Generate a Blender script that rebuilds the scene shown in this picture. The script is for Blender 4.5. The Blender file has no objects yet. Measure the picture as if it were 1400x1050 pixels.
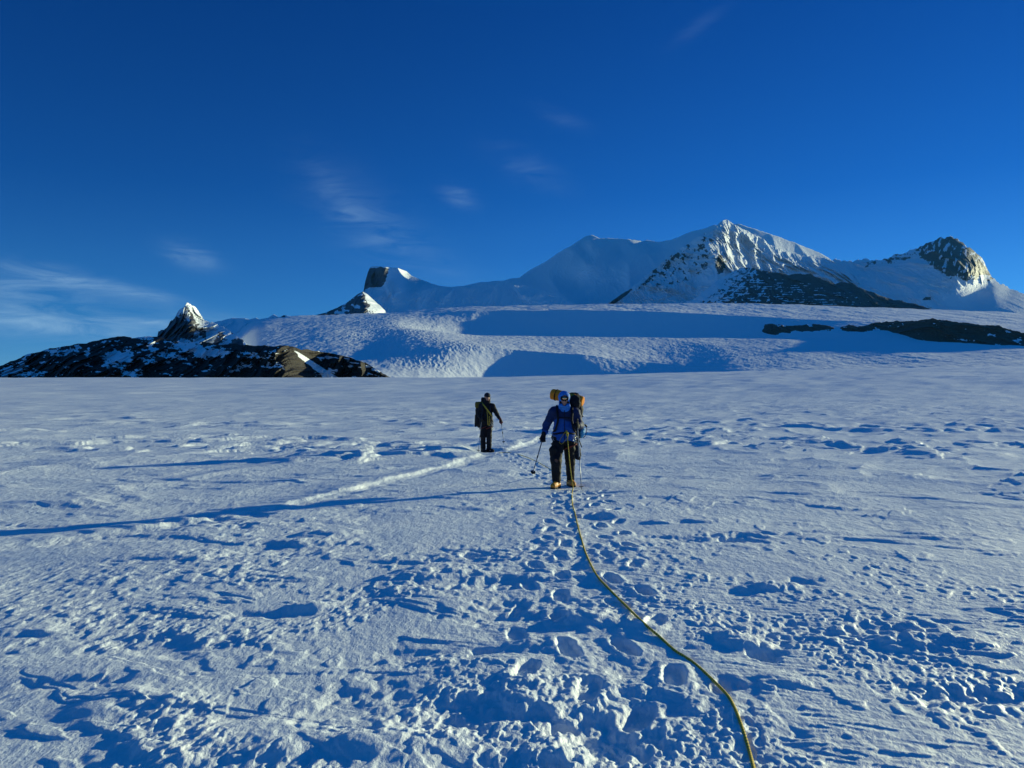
import bpy, math
import numpy as np
from mathutils import Vector, Matrix

C = bpy.context.scene
COL = C.collection
R = math.radians

# ------------------------------------------------------------------ camera
F = 1090.0                      # focal length in photo pixels (1400 x 1050)
CAM_H = 1.53
PITCH = math.atan(27.0 / F)
cam = bpy.data.cameras.new("camera")
cam.sensor_width = 36.0
cam.lens = 36.0 * F / 1400.0
cam.clip_start = 0.05
cam.clip_end = 60000.0
cam_ob = bpy.data.objects.new("camera", cam)
cam_ob.location = (0, 0, CAM_H)
cam_ob.rotation_euler = (R(90) + PITCH, 0, 0)
COL.objects.link(cam_ob)
C.camera = cam_ob

# ------------------------------------------------------------------ light
SUN_EL = R(9.5)
SUN_AZ = math.atan2(0.81, 0.59)         # clockwise from the view direction (+Y)
sun_dir = Vector((math.cos(SUN_EL) * math.sin(SUN_AZ), math.cos(SUN_EL) * math.cos(SUN_AZ), math.sin(SUN_EL)))
sl = bpy.data.lights.new("sun", 'SUN')
sl.energy = 4.7
sl.angle = R(0.5)
sl.color = (0.95, 0.95, 0.58)
so = bpy.data.objects.new("sun", sl)
so.rotation_euler = sun_dir.to_track_quat('Z', 'Y').to_euler()
so.location = (30, 30, 60)
COL.objects.link(so)

C.view_settings.view_transform = 'Standard'
C.view_settings.look = 'None'
C.view_settings.exposure = 0.36
C.view_settings.gamma = 1.0
C.view_settings.use_curve_mapping = False


def nd(nt, kind, x=0, **kw):
    n = nt.nodes.new(kind)
    for k, v in kw.items():
        setattr(n, k, v)
    return n


def px_dir(px, row):
    """unit view direction (world) through a photo pixel"""
    cx, cz = (px - 700.0) / F, (525.0 - row) / F
    v = Vector((cx, math.cos(PITCH) - cz * math.sin(PITCH), math.sin(PITCH) + cz * math.cos(PITCH)))
    return v.normalized()


W = bpy.data.worlds.new("World")
C.world = W
W.use_nodes = True
nt = W.node_tree
nt.nodes.clear()
out = nd(nt, 'ShaderNodeOutputWorld')
bg = nd(nt, 'ShaderNodeBackground')
bg.inputs['Strength'].default_value = 0.095
sky = nd(nt, 'ShaderNodeTexSky')
sky.sky_type = 'NISHITA'
sky.sun_disc = False
sky.sun_elevation = SUN_EL
sky.sun_rotation = SUN_AZ
sky.altitude = 2500
sky.air_density = 1.0
sky.dust_density = 0.15
sky.ozone_density = 3.0
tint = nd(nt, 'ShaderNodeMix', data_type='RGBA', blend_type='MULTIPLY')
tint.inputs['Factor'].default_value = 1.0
sep = nd(nt, 'ShaderNodeSeparateXYZ')
tcz = nd(nt, 'ShaderNodeTexCoord')
nt.links.new(tcz.outputs['Generated'], sep.inputs[0])
tr = nd(nt, 'ShaderNodeValToRGB')          # deep alpine blue, paler cyan near the horizon; unseen zenith brightened to fill shade
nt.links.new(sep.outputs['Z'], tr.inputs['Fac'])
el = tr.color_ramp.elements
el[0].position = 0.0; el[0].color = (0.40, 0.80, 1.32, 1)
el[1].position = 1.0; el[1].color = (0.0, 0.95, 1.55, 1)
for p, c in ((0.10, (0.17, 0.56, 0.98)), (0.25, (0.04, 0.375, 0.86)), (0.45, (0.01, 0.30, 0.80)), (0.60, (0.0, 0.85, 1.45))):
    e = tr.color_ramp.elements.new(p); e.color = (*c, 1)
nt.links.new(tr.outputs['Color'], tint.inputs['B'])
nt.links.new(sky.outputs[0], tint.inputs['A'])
# faint cirrus wisps, fixed in the sky by direction
tc = nd(nt, 'ShaderNodeTexCoord')
wmap = nd(nt, 'ShaderNodeMapping')
wmap.inputs['Rotation'].default_value = (0, R(22), 0)
wmap.inputs['Scale'].default_value = (13, 8, 55)
nt.links.new(tc.outputs['Generated'], wmap.inputs['Vector'])
cn = nd(nt, 'ShaderNodeTexNoise')
cn.inputs['Scale'].default_value = 1.0
cn.inputs['Detail'].default_value = 7
cn.inputs['Roughness'].default_value = 0.62
cn.inputs['Distortion'].default_value = 0.9
nt.links.new(wmap.outputs[0], cn.inputs['Vector'])
cr = nd(nt, 'ShaderNodeMapRange')
cr.inputs['From Min'].default_value = 0.34
cr.inputs['From Max'].default_value = 0.85
nt.links.new(cn.outputs['Fac'], cr.inputs['Value'])


def wmath(op, a, b=None, clamp=False):
    m = nd(nt, 'ShaderNodeMath', operation=op, use_clamp=clamp)
    for i, v in enumerate((a, b)):
        if v is None:
            continue
        if isinstance(v, (int, float)):
            m.inputs[i].default_value = v
        else:
            nt.links.new(v, m.inputs[i])
    return m.outputs[0]


cloud_sum = None
for (px, row, rx, ry, tilt, amt) in [
        (30, 392, 75, 20, 6, .55), (150, 392, 70, 9, 12, .35), (40, 440, 110, 16, 4, .5), (160, 440, 120, 12, 5, .42),
        (262, 351, 27, 12, 14, .55), (190, 398, 40, 5, 10, .4), (70, 380, 60, 6, 8, .4), (60, 445, 90, 5, 6, .45), (200, 440, 50, 4, 6, .5), (500, 300, 75, 34, 38, .19), (470, 275, 50, 14, 44, .16), (560, 340, 90, 22, 26, .13),
        (627, 268, 20, 10, 20, .42), (948, 40, 30, 7, -28, .10), (722, 230, 45, 16, 25, .14), (765, 160, 30, 8, 20, .12),
        (300, 440, 60, 9, 4, .3), (230, 470, 300, 30, 2, .10)]:
    c = px_dir(px, row)
    right = c.cross(Vector((0, 0, 1))).normalized()
    up = right.cross(c)
    a = R(-tilt)
    e1 = (right * math.cos(a) + up * math.sin(a)) * (F / rx)
    e2 = (up * math.cos(a) - right * math.sin(a)) * (F / ry)
    ds = []
    for e in (e1, e2):
        sub = nd(nt, 'ShaderNodeVectorMath', operation='DOT_PRODUCT')
        nt.links.new(tc.outputs['Generated'], sub.inputs[0])
        sub.inputs[1].default_value = e
        ds.append(wmath('POWER', wmath('ABSOLUTE', sub.outputs['Value']), 2.0))
    fr = nd(nt, 'ShaderNodeVectorMath', operation='DOT_PRODUCT')
    nt.links.new(tc.outputs['Generated'], fr.inputs[0])
    fr.inputs[1].default_value = c
    q = wmath('ADD', ds[0], ds[1])
    q = wmath('MULTIPLY', wmath('EXPONENT', wmath('MULTIPLY', q, -0.9)), amt)
    q = wmath('MULTIPLY', q, wmath('GREATER_THAN', fr.outputs['Value'], 0.0))
    cloud_sum = q if cloud_sum is None else wmath('ADD', cloud_sum, q)
cf = wmath('MULTIPLY', cloud_sum, cr.outputs[0], True)
cmix = nd(nt, 'ShaderNodeMix', data_type='RGBA')
cmix.inputs['B'].default_value = (2.6, 4.4, 6.2, 1)
nt.links.new(cf, cmix.inputs['Factor'])
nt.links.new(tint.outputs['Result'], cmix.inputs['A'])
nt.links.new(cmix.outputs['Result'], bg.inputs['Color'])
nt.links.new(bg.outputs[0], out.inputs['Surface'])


# ------------------------------------------------------------------ numpy helpers
def hash2(ix, iy, seed):
    h = (ix.astype(np.int64) * 374761393 + iy.astype(np.int64) * 668265263 + seed * 974634777) & 0xFFFFFFFF
    h = ((h ^ (h >> 13)) * 1274126177) & 0xFFFFFFFF
    h = (h ^ (h >> 16)) & 0xFFFF
    return h.astype(np.float32) * (2 * math.pi / 65536.0)


def noise2(x, y, seed=0):
    """gradient noise, about -1..1"""
    x0 = np.floor(x); y0 = np.floor(y)
    fx = (x - x0).astype(np.float32); fy = (y - y0).astype(np.float32)
    u = fx * fx * fx * (fx * (fx * 6 - 15) + 10)
    v = fy * fy * fy * (fy * (fy * 6 - 15) + 10)
    def g(dx, dy):
        a = hash2(x0 + dx, y0 + dy, seed)
        return np.cos(a) * (fx - dx) + np.sin(a) * (fy - dy)
    n0 = g(0, 0); n1 = g(1, 0); n2 = g(0, 1); n3 = g(1, 1)
    a = n0 + u * (n1 - n0); b = n2 + u * (n3 - n2)
    return (a + v * (b - a)) * 1.5


def fbm(x, y, lam, oct=4, seed=0, gain=0.5, fade=None):
    s = 0; a = 1.0
    for i in range(oct):
        l = lam / 2 ** i
        n = noise2(x / l + 17.3 * i, y / l - 9.1 * i, seed + i)
        if fade is not None:
            n = n * fade(l)
        s = s + a * n
        a *= gain
    return s


def ridged(x, y, lam, oct=4, seed=0, gain=0.5):
    s = 0; a = 1.0; w = 1.0
    for i in range(oct):
        l = lam / 2 ** i
        n = 1 - np.abs(noise2(x / l + 31.7 * i, y / l + 5.3 * i, seed + i)) * 1.6
        n = n * n * np.sign(n)
        s = s + a * n * w
        w = np.clip(n * 1.4, 0, 1)
        a *= gain
    return s


def sstep(a, b, x):
    t = np.clip((x - a) / (b - a), 0, 1)
    return t * t * (3 - 2 * t)


def at(px, row, Y):
    """world point seen at a photo pixel, at forward depth Y (arrays)"""
    px = np.asarray(px, float); row = np.asarray(row, float); Y = np.asarray(Y, float)
    cx = (px - 700.0) / F; cz = (525.0 - row) / F
    fy = math.cos(PITCH) - cz * math.sin(PITCH)
    fz = math.sin(PITCH) + cz * math.cos(PITCH)
    return np.stack(np.broadcast_arrays(cx / fy * Y, Y, CAM_H + fz / fy * Y), -1)


def make_mesh(name, verts, faces, mat=None, parent=None, smooth=True, attrs=None, uv=None):
    verts = np.asarray(verts, np.float32).reshape(-1, 3)
    faces = np.asarray(faces, np.int32)
    k = faces.shape[1]
    me = bpy.data.meshes.new(name)
    me.vertices.add(len(verts)); me.vertices.foreach_set('co', verts.ravel())
    me.loops.add(faces.size); me.loops.foreach_set('vertex_index', faces.ravel())
    me.polygons.add(len(faces))
    me.polygons.foreach_set('loop_start', np.arange(0, faces.size, k, dtype=np.int32))
    me.polygons.foreach_set('loop_total', np.full(len(faces), k, np.int32))
    me.update(calc_edges=True)
    me.polygons.foreach_set('use_smooth', np.full(len(faces), smooth, bool))
    if attrs:
        for an, av in attrs.items():
            av = np.asarray(av, np.float32)
            if av.ndim == 2:
                a = me.attributes.new(an, 'FLOAT_COLOR', 'POINT')
                if av.shape[1] == 3:
                    av = np.concatenate([av, np.ones((len(av), 1), np.float32)], 1)
                a.data.foreach_set('color', av.ravel())
            else:
                a = me.attributes.new(an, 'FLOAT', 'POINT')
                a.data.foreach_set('value', av.ravel())
    if mat:
        me.materials.append(mat)
    ob = bpy.data.objects.new(name, me)
    COL.objects.link(ob)
    if parent:
        ob.parent = parent
    return ob


def grid_faces(nr, nc, wrap=False):
    i = np.arange(nr - 1)[:, None]; j = np.arange(nc if wrap else nc - 1)[None, :]
    j2 = (j + 1) % nc
    a = i * nc + j; b = i * nc + j2; c = (i + 1) * nc + j2; d = (i + 1) * nc + j
    return np.stack([a, b, c, d], -1).reshape(-1, 4)


def tag(o, label=None, cat=None, group=None, kind=None):
    if label: o['label'] = label
    if cat: o['category'] = cat
    if group: o['group'] = group
    if kind: o['kind'] = kind
    return o


# ------------------------------------------------------------------ materials
def principled(name, base=(0.8, 0.8, 0.8), rough=0.7, spec=0.3, metal=0.0):
    m = bpy.data.materials.new(name)
    m.use_nodes = True
    b = m.node_tree.nodes['Principled BSDF']
    b.inputs['Base Color'].default_value = (*base, 1)
    b.inputs['Roughness'].default_value = rough
    b.inputs['Specular IOR Level'].default_value = spec
    b.inputs['Metallic'].default_value = metal
    return m, m.node_tree, b


def add_bump(t, b, scale, strength, dist, detail=4, coord='Object', rough=0.6, vec=None):
    n = t.nodes.new('ShaderNodeTexNoise')
    n.inputs['Scale'].default_value = scale
    n.inputs['Detail'].default_value = detail
    n.inputs['Roughness'].default_value = rough
    if vec is None:
        tcn = t.nodes.new('ShaderNodeTexCoord')
        vec = tcn.outputs[coord]
    t.links.new(vec, n.inputs['Vector'])
    bp = t.nodes.new('ShaderNodeBump')
    bp.inputs['Strength'].default_value = strength
    bp.inputs['Distance'].default_value = dist
    t.links.new(n.outputs['Fac'], bp.inputs['Height'])
    t.links.new(bp.outputs[0], b.inputs['Normal'])
    return n, bp


SNOW = (0.82, 0.87, 0.91)


def snow_material():
    m, t, b = principled('snow_crust', SNOW, 0.55, 0.35)
    geo = t.nodes.new('ShaderNodeNewGeometry')
    mp = t.nodes.new('ShaderNodeMapping')
    mp.inputs['Rotation'].default_value = (0, 0, R(-12))
    mp.inputs['Scale'].default_value = (1.25, 0.7, 1.0)
    t.links.new(geo.outputs['Position'], mp.inputs['Vector'])
    n, bp = add_bump(t, b, 24.0, 0.9, 0.014, detail=6, rough=.7, vec=mp.outputs[0])
    nb = t.nodes.new('ShaderNodeTexNoise')           # wind scales, resolved out to the middle distance
    nb.inputs['Scale'].default_value = 7.0
    nb.inputs['Detail'].default_value = 5
    nb.inputs['Roughness'].default_value = 0.6
    nb.inputs['Distortion'].default_value = 0.15
    t.links.new(mp.outputs[0], nb.inputs['Vector'])
    bb = t.nodes.new('ShaderNodeBump')
    bb.inputs['Strength'].default_value = 0.6
    bb.inputs['Distance'].default_value = 0.06
    t.links.new(nb.outputs['Fac'], bb.inputs['Height'])
    t.links.new(bb.outputs[0], bp.inputs['Normal'])
    # tiny albedo drift: crust against powder
    n2 = t.nodes.new('ShaderNodeTexNoise')
    n2.inputs['Scale'].default_value = 1.3
    n2.inputs['Detail'].default_value = 5
    t.links.new(mp.outputs[0], n2.inputs['Vector'])
    ramp = t.nodes.new('ShaderNodeValToRGB')
    ramp.color_ramp.elements[0].position = 0.3
    ramp.color_ramp.elements[0].color = (0.75, 0.82, 0.88, 1)
    ramp.color_ramp.elements[1].position = 0.7
    ramp.color_ramp.elements[1].color = (0.86, 0.90, 0.92, 1)
    t.links.new(n2.outputs['Fac'], ramp.inputs['Fac'])
    t.links.new(ramp.outputs['Color'], b.inputs['Base Color'])
    return m


def rock_snow_material(name, rock_a, rock_b, bump_scale, bump_dist, snow=SNOW, bstr=0.8):
    """snow and rock split by the mesh's own 'rock' attribute, broken up by noise"""
    m, t, b = principled(name, snow, 0.7, 0.2)
    at_ = t.nodes.new('ShaderNodeAttribute'); at_.attribute_name = 'rock'
    geo = t.nodes.new('ShaderNodeNewGeometry')
    n = t.nodes.new('ShaderNodeTexNoise')
    n.inputs['Scale'].default_value = bump_scale
    n.inputs['Detail'].default_value = 6
    t.links.new(geo.outputs['Position'], n.inputs['Vector'])
    add = t.nodes.new('ShaderNodeMath'); add.operation = 'MULTIPLY_ADD'
    t.links.new(n.outputs['Fac'], add.inputs[0]); add.inputs[1].default_value = 0.5
    t.links.new(at_.outputs['Fac'], add.inputs[2])
    mr = t.nodes.new('ShaderNodeMapRange')
    mr.inputs['From Min'].default_value = 0.69
    mr.inputs['From Max'].default_value = 0.83
    t.links.new(add.outputs[0], mr.inputs['Value'])
    rr = t.nodes.new('ShaderNodeMix'); rr.data_type = 'RGBA'
    n3 = t.nodes.new('ShaderNodeTexNoise')
    n3.inputs['Scale'].default_value = bump_scale * 2.3
    n3.inputs['Detail'].default_value = 5
    t.links.new(geo.outputs['Position'], n3.inputs['Vector'])
    t.links.new(n3.outputs['Fac'], rr.inputs['Factor'])
    rr.inputs['A'].default_value = (*rock_a, 1); rr.inputs['B'].default_value = (*rock_b, 1)
    mx = t.nodes.new('ShaderNodeMix'); mx.data_type = 'RGBA'
    t.links.new(mr.outputs[0], mx.inputs['Factor'])
    mx.inputs['A'].default_value = (*snow, 1)
    t.links.new(rr.outputs['Result'], mx.inputs['B'])
    t.links.new(mx.outputs['Result'], b.inputs['Base Color'])
    bp = t.nodes.new('ShaderNodeBump')
    bp.inputs['Strength'].default_value = bstr
    bp.inputs['Distance'].default_value = bump_dist
    t.links.new(n.outputs['Fac'], bp.inputs['Height'])
    t.links.new(bp.outputs[0], b.inputs['Normal'])
    return m


M_SNOW = snow_material()

# ------------------------------------------------------------------ the near snowfield
CREST_PX = [-400, 0, 600, 700, 800, 1000, 1200, 1400, 1800]
CREST_ROW = [514, 516, 516.5, 515, 513, 508, 503, 499, 492]
R_CREST = 640.0


def base_height(x, y):
    r = np.hypot(x, y)
    az = np.clip(np.arctan2(x, y), -0.7, 0.7)
    D = r * np.cos(az)
    px = 700 + F * np.tan(az)
    A = 552 + 2.6 - np.interp(px, CREST_PX, CREST_ROW)
    s = 1 - np.exp(-(r / 190.0) ** 1.6)
    z = D * A * s / F
    drop = np.clip(r - R_CREST, 0, None)
    z = z - drop * drop * 0.0006
    return np.where(r > R_CREST, np.maximum(z, -5.0), z)


def gp(px, row):
    """near-ground x, y seen at a photo pixel (flat-ground estimate)"""
    d = CAM_H * F / (row - 552.0)
    d = d * (1 + 0.03 * min(d / 25.0, 1.0))
    return ((px - 700.0) / F * d, d)


# mounds (+) and hollows (-): photo px, row, length, width, height, yaw, sharpness
FEATURES = [
    (795, 850, .26, .20, .085, 10), (880, 862, .24, .12, .05, 60), (700, 840, .50, .25, -.05, 10),
    (740, 880, .22, .16, .045, 30), (665, 890, .10, .09, -.05, 0), (685, 905, .16, .12, .035, 0),
    (770, 985, .07, .06, -.06, 0), (720, 950, .25, .18, .045, 80), (640, 975, .35, .20, -.05, 10),
    (1050, 812, .30, .13, .07, 15), (1095, 805, .18, .12, -.03, 15), (1008, 880, .13, .22, .06, 20),
    (1042, 895, .12, .11, -.085, 0), (1070, 930, .16, .13, .04, 0), (985, 935, .10, .1, -.04, 0),
    (425, 832, .20, .10, .06, 10), (370, 838, .45, .15, -.035, 8), (455, 738, .40, .22, .08, 25),
    (380, 760, .9, .25, -.05, 15), (600, 790, .5, .22, .05, 30), (650, 770, .16, .10, -.06, 0),
    (690, 800, .5, .22, -.045, 20), (1000, 742, .45, .16, .06, 10), (1005, 748, .26, .12, -.07, 0),
    (930, 745, .4, .2, -.05, 0), (835, 712, .26, .20, .06, 20), (812, 715, .2, .2, -.05, 0),
    (900, 722, .22, .18, .05, 0), (940, 722, .4, .16, -.05, 0), (820, 640, .35, .8, .07, 15),
    (840, 655, .35, .5, -.04, 10), (1120, 615, 1.6, .8, .16, 10), (1150, 632, 1.2, 1.0, -.08, 0),
    (1120, 655, .9, 1.6, .08, -40), (1250, 660, 1.6, .9, -.08, 0), (1010, 670, 1.4, .5, -.07, 0),
    (820, 1000, .28, .30, -.055, 30), (760, 1020, .2, .2, .04, 0), (1180, 870, .55, .25, -.05, 5),
    (1300, 880, .5, .22, .04, 0), (1330, 950, .4, .25, -.05, 0), (880, 960, .35, .25, -.045, 20),
    (150, 960, .35, .18, .045, 25), (90, 930, .5, .2, -.03, 10), (210, 880, .6, .2, -.03, 10),
    (50, 860, .35, .15, .05, 0), (340, 1010, .6, .22, .05, 5), (470, 960, .4, .2, -.04, 35),
    (550, 900, .4, .16, -.03, 25), (700, 690, .35, .2, .03, 0), (560, 1010, .3, .2, .03, 0),
    (130, 745, 1.1, .3, -.03, 5), (60, 690, 1.3, .7, .09, 10), (330, 725, .5, .2, .03, 5),
    (390, 635, 1.6, .8, .11, 10), (330, 655, 2.2, .7, -.09, 5), (180, 655, 2.2, .8, -.09, 5),
    (100, 640, 2.0, 1.0, .09, 5), (530, 612, 3.0, 1.0, -.10, 0), (1330, 632, 3.0, .9, -.10, 0),
    (1230, 620, 2.2, .8, .09, 0), (950, 610, 2.0, .8, -.07, 0), (480, 640, 1.5, .6, -.06, 0),
    (170, 724, 2.0, .30, -.05, 4), (300, 712, .8, .2, -.04, 12), (690, 650, .4, .5, .06, 0), (715, 655, .35, .45, -.06, 0), (1080, 690, .9, .4, -.04, 0),
]
FEATURES = [f for f in FEATURES if not (f[4] < 0 and (f[1] < 700 and f[2] > .8))]
# the wind-cut step that runs from the rear climber towards the lower left
TRACK = np.array([gp(*p) for p in [(790, 592), (735, 606), (700, 618), (650, 630), (570, 652), (480, 674), (420, 688), (362, 700), (300, 711), (255, 719), (150, 733), (20, 748), (-150, 775)]])


def track_height(x, y, n):
    best = np.full(x.shape, 9.0, np.float32); side = np.zeros(x.shape, np.float32); tt = np.zeros(x.shape, np.float32)
    for i in range(len(TRACK) - 1):
        a = TRACK[i]; b = TRACK[i + 1]; d = b - a; L = np.hypot(*d)
        px_, py_ = x - a[0], y - a[1]
        t = np.clip((px_ * d[0] + py_ * d[1]) / (L * L), 0, 1)
        ex, ey = px_ - t * d[0], py_ - t * d[1]
        dist = np.hypot(ex, ey)
        s = np.where(ex * d[1] - ey * d[0] < 0, 1.0, -1.0)     # + on the right (sunward) side
        m = dist < best
        best = np.where(m, dist, best); side = np.where(m, s, side); tt = np.where(m, i + t, tt)
    sd = best * side + n * 0.07 + .02 * noise2(x / .13, y / .2, 95)
    h = 0.048 * np.exp(-(np.clip(-sd, 0, None) / 0.8) ** 2) * (sd < 0) + 0.048 * (sd >= 0) * np.clip(1 - sd / 0.075, 0, 1)
    trough = -0.035 * np.exp(-((sd - 0.24) / 0.16) ** 2)
    gapm = (0.6 + 0.4 * sstep(-.3, .25, noise2(tt * 3.1, tt * 0 + 3.3, 91))) * sstep(12, 9.6, tt)
    return (h + trough) * gapm * (best < 3.0)


def snow_height(x, y, dr):
    """full relief of the near snowfield; dr = local grid spacing, fades detail it cannot carry"""
    x = x.astype(np.float32); y = y.astype(np.float32)
    r = np.hypot(x, y)
    fade = lambda l: np.clip(l / (2.6 * dr) - 0.6, 0, 1)
    # two winds: drifts run away from the camera and to the right, crust tongues lie across them
    c1, s1 = math.cos(R(58)), math.sin(R(58))
    wx = x * c1 + y * s1; wy = -x * s1 + y * c1
    c2, s2 = math.cos(R(-18)), math.sin(R(-18))
    vx = x * c2 + y * s2; vy = -x * s2 + y * c2
    q1 = noise2(wx / 1.4, wy / 1.1, 5); q2 = noise2(wx / 1.6 + 9, wy / 1.2, 6)
    ux = wx + 0.30 * q1; uy = wy + 0.25 * q2
    px_ = vx + 0.22 * q2; py_ = vy + 0.22 * q1
    nearf = 0.72 + 0.28 * sstep(4.5, 9.5, r)      # the snow is packed harder towards the camera
    z = 0.09 * fbm(wx / 1.8, wy, 7.0, 2, 11)
    z += 0.033 * nearf * fbm(ux / 1.7, uy, 1.8, 3, 21, 0.40, fade)
    # eroded crust tongues: terraces with crisp lee edges
    pl = fbm(px_ / 2.2, py_, 0.55, 4, 31, 0.5, fade)
    ew = np.clip(dr * 1.6, 0, .5)
    rough = sstep(-0.30, 0.40, fbm(x, y, 2.8, 2, 41))
    te = sstep(0.10 - ew, 0.20 + ew, pl) + .8 * sstep(0.40 - ew, 0.47 + ew, pl)
    z += 0.014 * nearf * te * fade(0.3) * (0.15 + 0.85 * rough)
    # fine wind scales, long axis near the line of sight
    c3, s3 = math.cos(R(78)), math.sin(R(78))
    tx = x * c3 + y * s3; ty = -x * s3 + y * c3
    tx = tx + .05 * q1; ty = ty + .05 * q2
    patch = 0.06 + 0.94 * sstep(-0.22, 0.30, fbm(ux, uy, 1.3, 3, 43))
    sc1 = noise2(tx / 0.080, ty / 0.042, 51) + .5 * noise2(tx / 0.04, ty / 0.022, 151) * fade(.022)
    sc2 = noise2(tx / 0.16 + 4, ty / 0.080, 52) + .5 * noise2(tx / 0.07, ty / 0.040, 152) * fade(.04)
    sc3 = noise2(tx / 0.36 + 4, ty / 0.17, 58) + .5 * noise2(tx / 0.15, ty / 0.08, 158) * fade(.08)
    patch = patch * nearf
    z += (0.0085 * sstep(-.15, .40, sc1) * fade(0.04) + 0.010 * sstep(0, .4, sc2) * fade(0.075)) * patch
    z += 0.010 * nearf * sstep(.15, .45, sc3) * fade(0.16) * sstep(-.25, .35, noise2(x / 1.9, y / 2.3, 54))
    # wavy wind ripples, stronger to the right
    rp2 = 1 - np.abs(noise2(vx / 0.20 + 4, vy / 0.07, 55)) * 2
    z += 0.0055 * nearf * rp2 * fade(0.09) * sstep(-.1, .5, noise2(x / 2.3, y / 2.1, 56) + .35 * np.tanh(x))
    # wider drifts that carry the far field
    far = sstep(9, 20, r)
    z += 0.05 * ridged(ux / 2.2, uy, 3.0, 3, 61, .6) * fade(1.6) * far
    pf = fbm(ux / 2.0, uy, 1.5, 5, 63, .62, fade)
    ew2 = np.clip(dr * 0.95, 0.03, .7)
    pm = sstep(-.15, .3, fbm(x, y, 12, 3, 64))
    z += 0.075 * (sstep(.05 - ew2, .05 + ew2, pf) + .7 * sstep(.4 - ew2, .4 + ew2, pf)) * far * fade(.95) * (.12 + .88 * pm)
    z += 0.13 * fbm(wx / 2.4, wy, 9.0, 4, 66, 0.6, fade) * sstep(22, 60, r)
    z += 0.5 * fbm(wx / 2.4, wy, 40.0, 4, 67, 0.6, fade) * sstep(60, 200, r)
    # trampled lumpy snow along the rope line
    cxl = np.interp(y, [2.5, 3.4, 5.0, 7.0, 10.0, 14.5, 20], [.7, .75, .35, .2, .3, .9, 1.1])
    wid = np.interp(y, [3, 6, 10, 16, 24], [.75, .75, .8, .6, .4])
    tm = np.exp(-((x - cxl) / wid) ** 2) * sstep(26, 16, y)
    lump = np.sqrt(fbm(x, y, 0.11, 3, 71, 0.7, fade) ** 2 + 0.03) + .5 * fbm(x, y, .5, 2, 72)
    z += tm * (0.0065 * lump - 0.005) * (1 + 0.4 * q1)
    hl = noise2(x / 0.42, y / 0.5, 77)
    z -= tm * 0.02 * sstep(0.35, 0.7, hl)
    # boot prints left along the rope line
    for (cx, cy, yaw, dp) in PRINTS:
        m = (np.abs(x - cx) < .42) & (np.abs(y - cy) < .42)
        if not m.any():
            continue
        xx, yy = x[m] - cx, y[m] - cy
        c, s = math.cos(yaw), math.sin(yaw)
        u = (xx * c + yy * s) / .062; v = (-xx * s + yy * c) / .155
        q = (np.abs(u) ** 3 + np.abs(v) ** 3) ** (1 / 3.) * (1 + .10 * noise2(x[m] / .05, y[m] / .05, 97))
        z[m] += dp * (-(1 - sstep(.8, 1.12, q)) + .35 * sstep(.95, 1.2, q) * (1 - sstep(1.25, 2.2, q)))
    # placed mounds and hollows
    nz = noise2(x / .16, y / .16, 81) * fade(.16)
    nz2 = noise2(x / .5, y / .5, 82)
    nz3 = noise2(x / .07, y / .07, 83) * fade(.07)
    for (px, row, a, b, h, yaw) in FEATURES:
        cx, cy = gp(px, row)
        m = (np.abs(x - cx) < 3.2 * max(a, b)) & (np.abs(y - cy) < 3.2 * max(a, b))
        if not m.any():
            continue
        big = min(max(a, b), 3.0)
        xx, yy = x[m] - cx, y[m] - cy
        if big > .3:
            xx = xx + .38 * big * noise2(x[m] / (.75 * big), y[m] / (.75 * big), 84); yy = yy + .38 * big * noise2(x[m] / (.75 * big) + 9, y[m] / (.75 * big), 85)
        c, s = math.cos(R(yaw)), math.sin(R(yaw))
        u = (xx * c + yy * s) / a; v = (-xx * s + yy * c) / b
        q = np.sqrt(u * u + v * v) * (1 + 0.30 * nz[m] + 0.30 * nz2[m]) + .10 * nz3[m]
        if h > 0:
            z[m] += 0.65 * h * (1 - sstep(0.2, 1.35, q)) * (1 + 0.15 * nz[m])
        else:
            z[m] += (.62 if a > .3 else .95) * h * (1 - sstep(0.15, 1.25, q + .22 * sc2[m]))
    z += track_height(x, y, nz2) * sstep(60, 30, r)
    # boot-packed level pads under the two climbers
    for (cx, cy, rr, hz) in PADS:
        w = np.exp(-(((x - cx) / rr) ** 2 + ((y - cy) / rr) ** 2) ** 1.5)
        z = z * (1 - w) + w * (hz + 0.006 * rp2 * fade(.17))
    return base_height(x, y) + z


_rs = np.random.RandomState(4)
PRINTS = []
for _k in range(34):
    _y = 3.3 + _k * .335 + _rs.uniform(-.05, .05)
    _xc = float(np.interp(_y, [3, 4, 5, 6.5, 8.5, 11, 14.5], [.35, .28, .18, .25, .45, .75, .98]))
    PRINTS.append((_xc + (.13 if _k % 2 else -.13) + _rs.uniform(-.04, .04), _y, _rs.uniform(-.3, .3), _rs.uniform(.012, .028)))
for _k in range(22):
    _y = 4.1 + _k * .46 + _rs.uniform(-.1, .1)
    _xc = float(np.interp(_y, [4, 6, 9, 14.5], [.75, .9, 1.15, 1.5]))
    PRINTS.append((_xc + (.12 if _k % 2 else -.12), _y, _rs.uniform(-.5, .3), _rs.uniform(.015, .04)))
for _k in range(24):
    _y = 15.3 + _k * .42
    PRINTS.append((float(np.interp(_y, [15, 25], [.9, -.5])) + (.12 if _k % 2 else -.12), _y, .15, .018))

PADS = [(0.97, 14.35, 0.55, 0.0), (-0.76, 23.4, 0.8, -0.02), (-0.79, 24.6, 0.6, 0.0)]


def ground_z(x, y):
    x = np.atleast_1d(np.asarray(x, float)); y = np.atleast_1d(np.asarray(y, float))
    r = np.hypot(x, y)
    return snow_height(x, y, np.maximum(0.006, 0.0035 * r))


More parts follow.
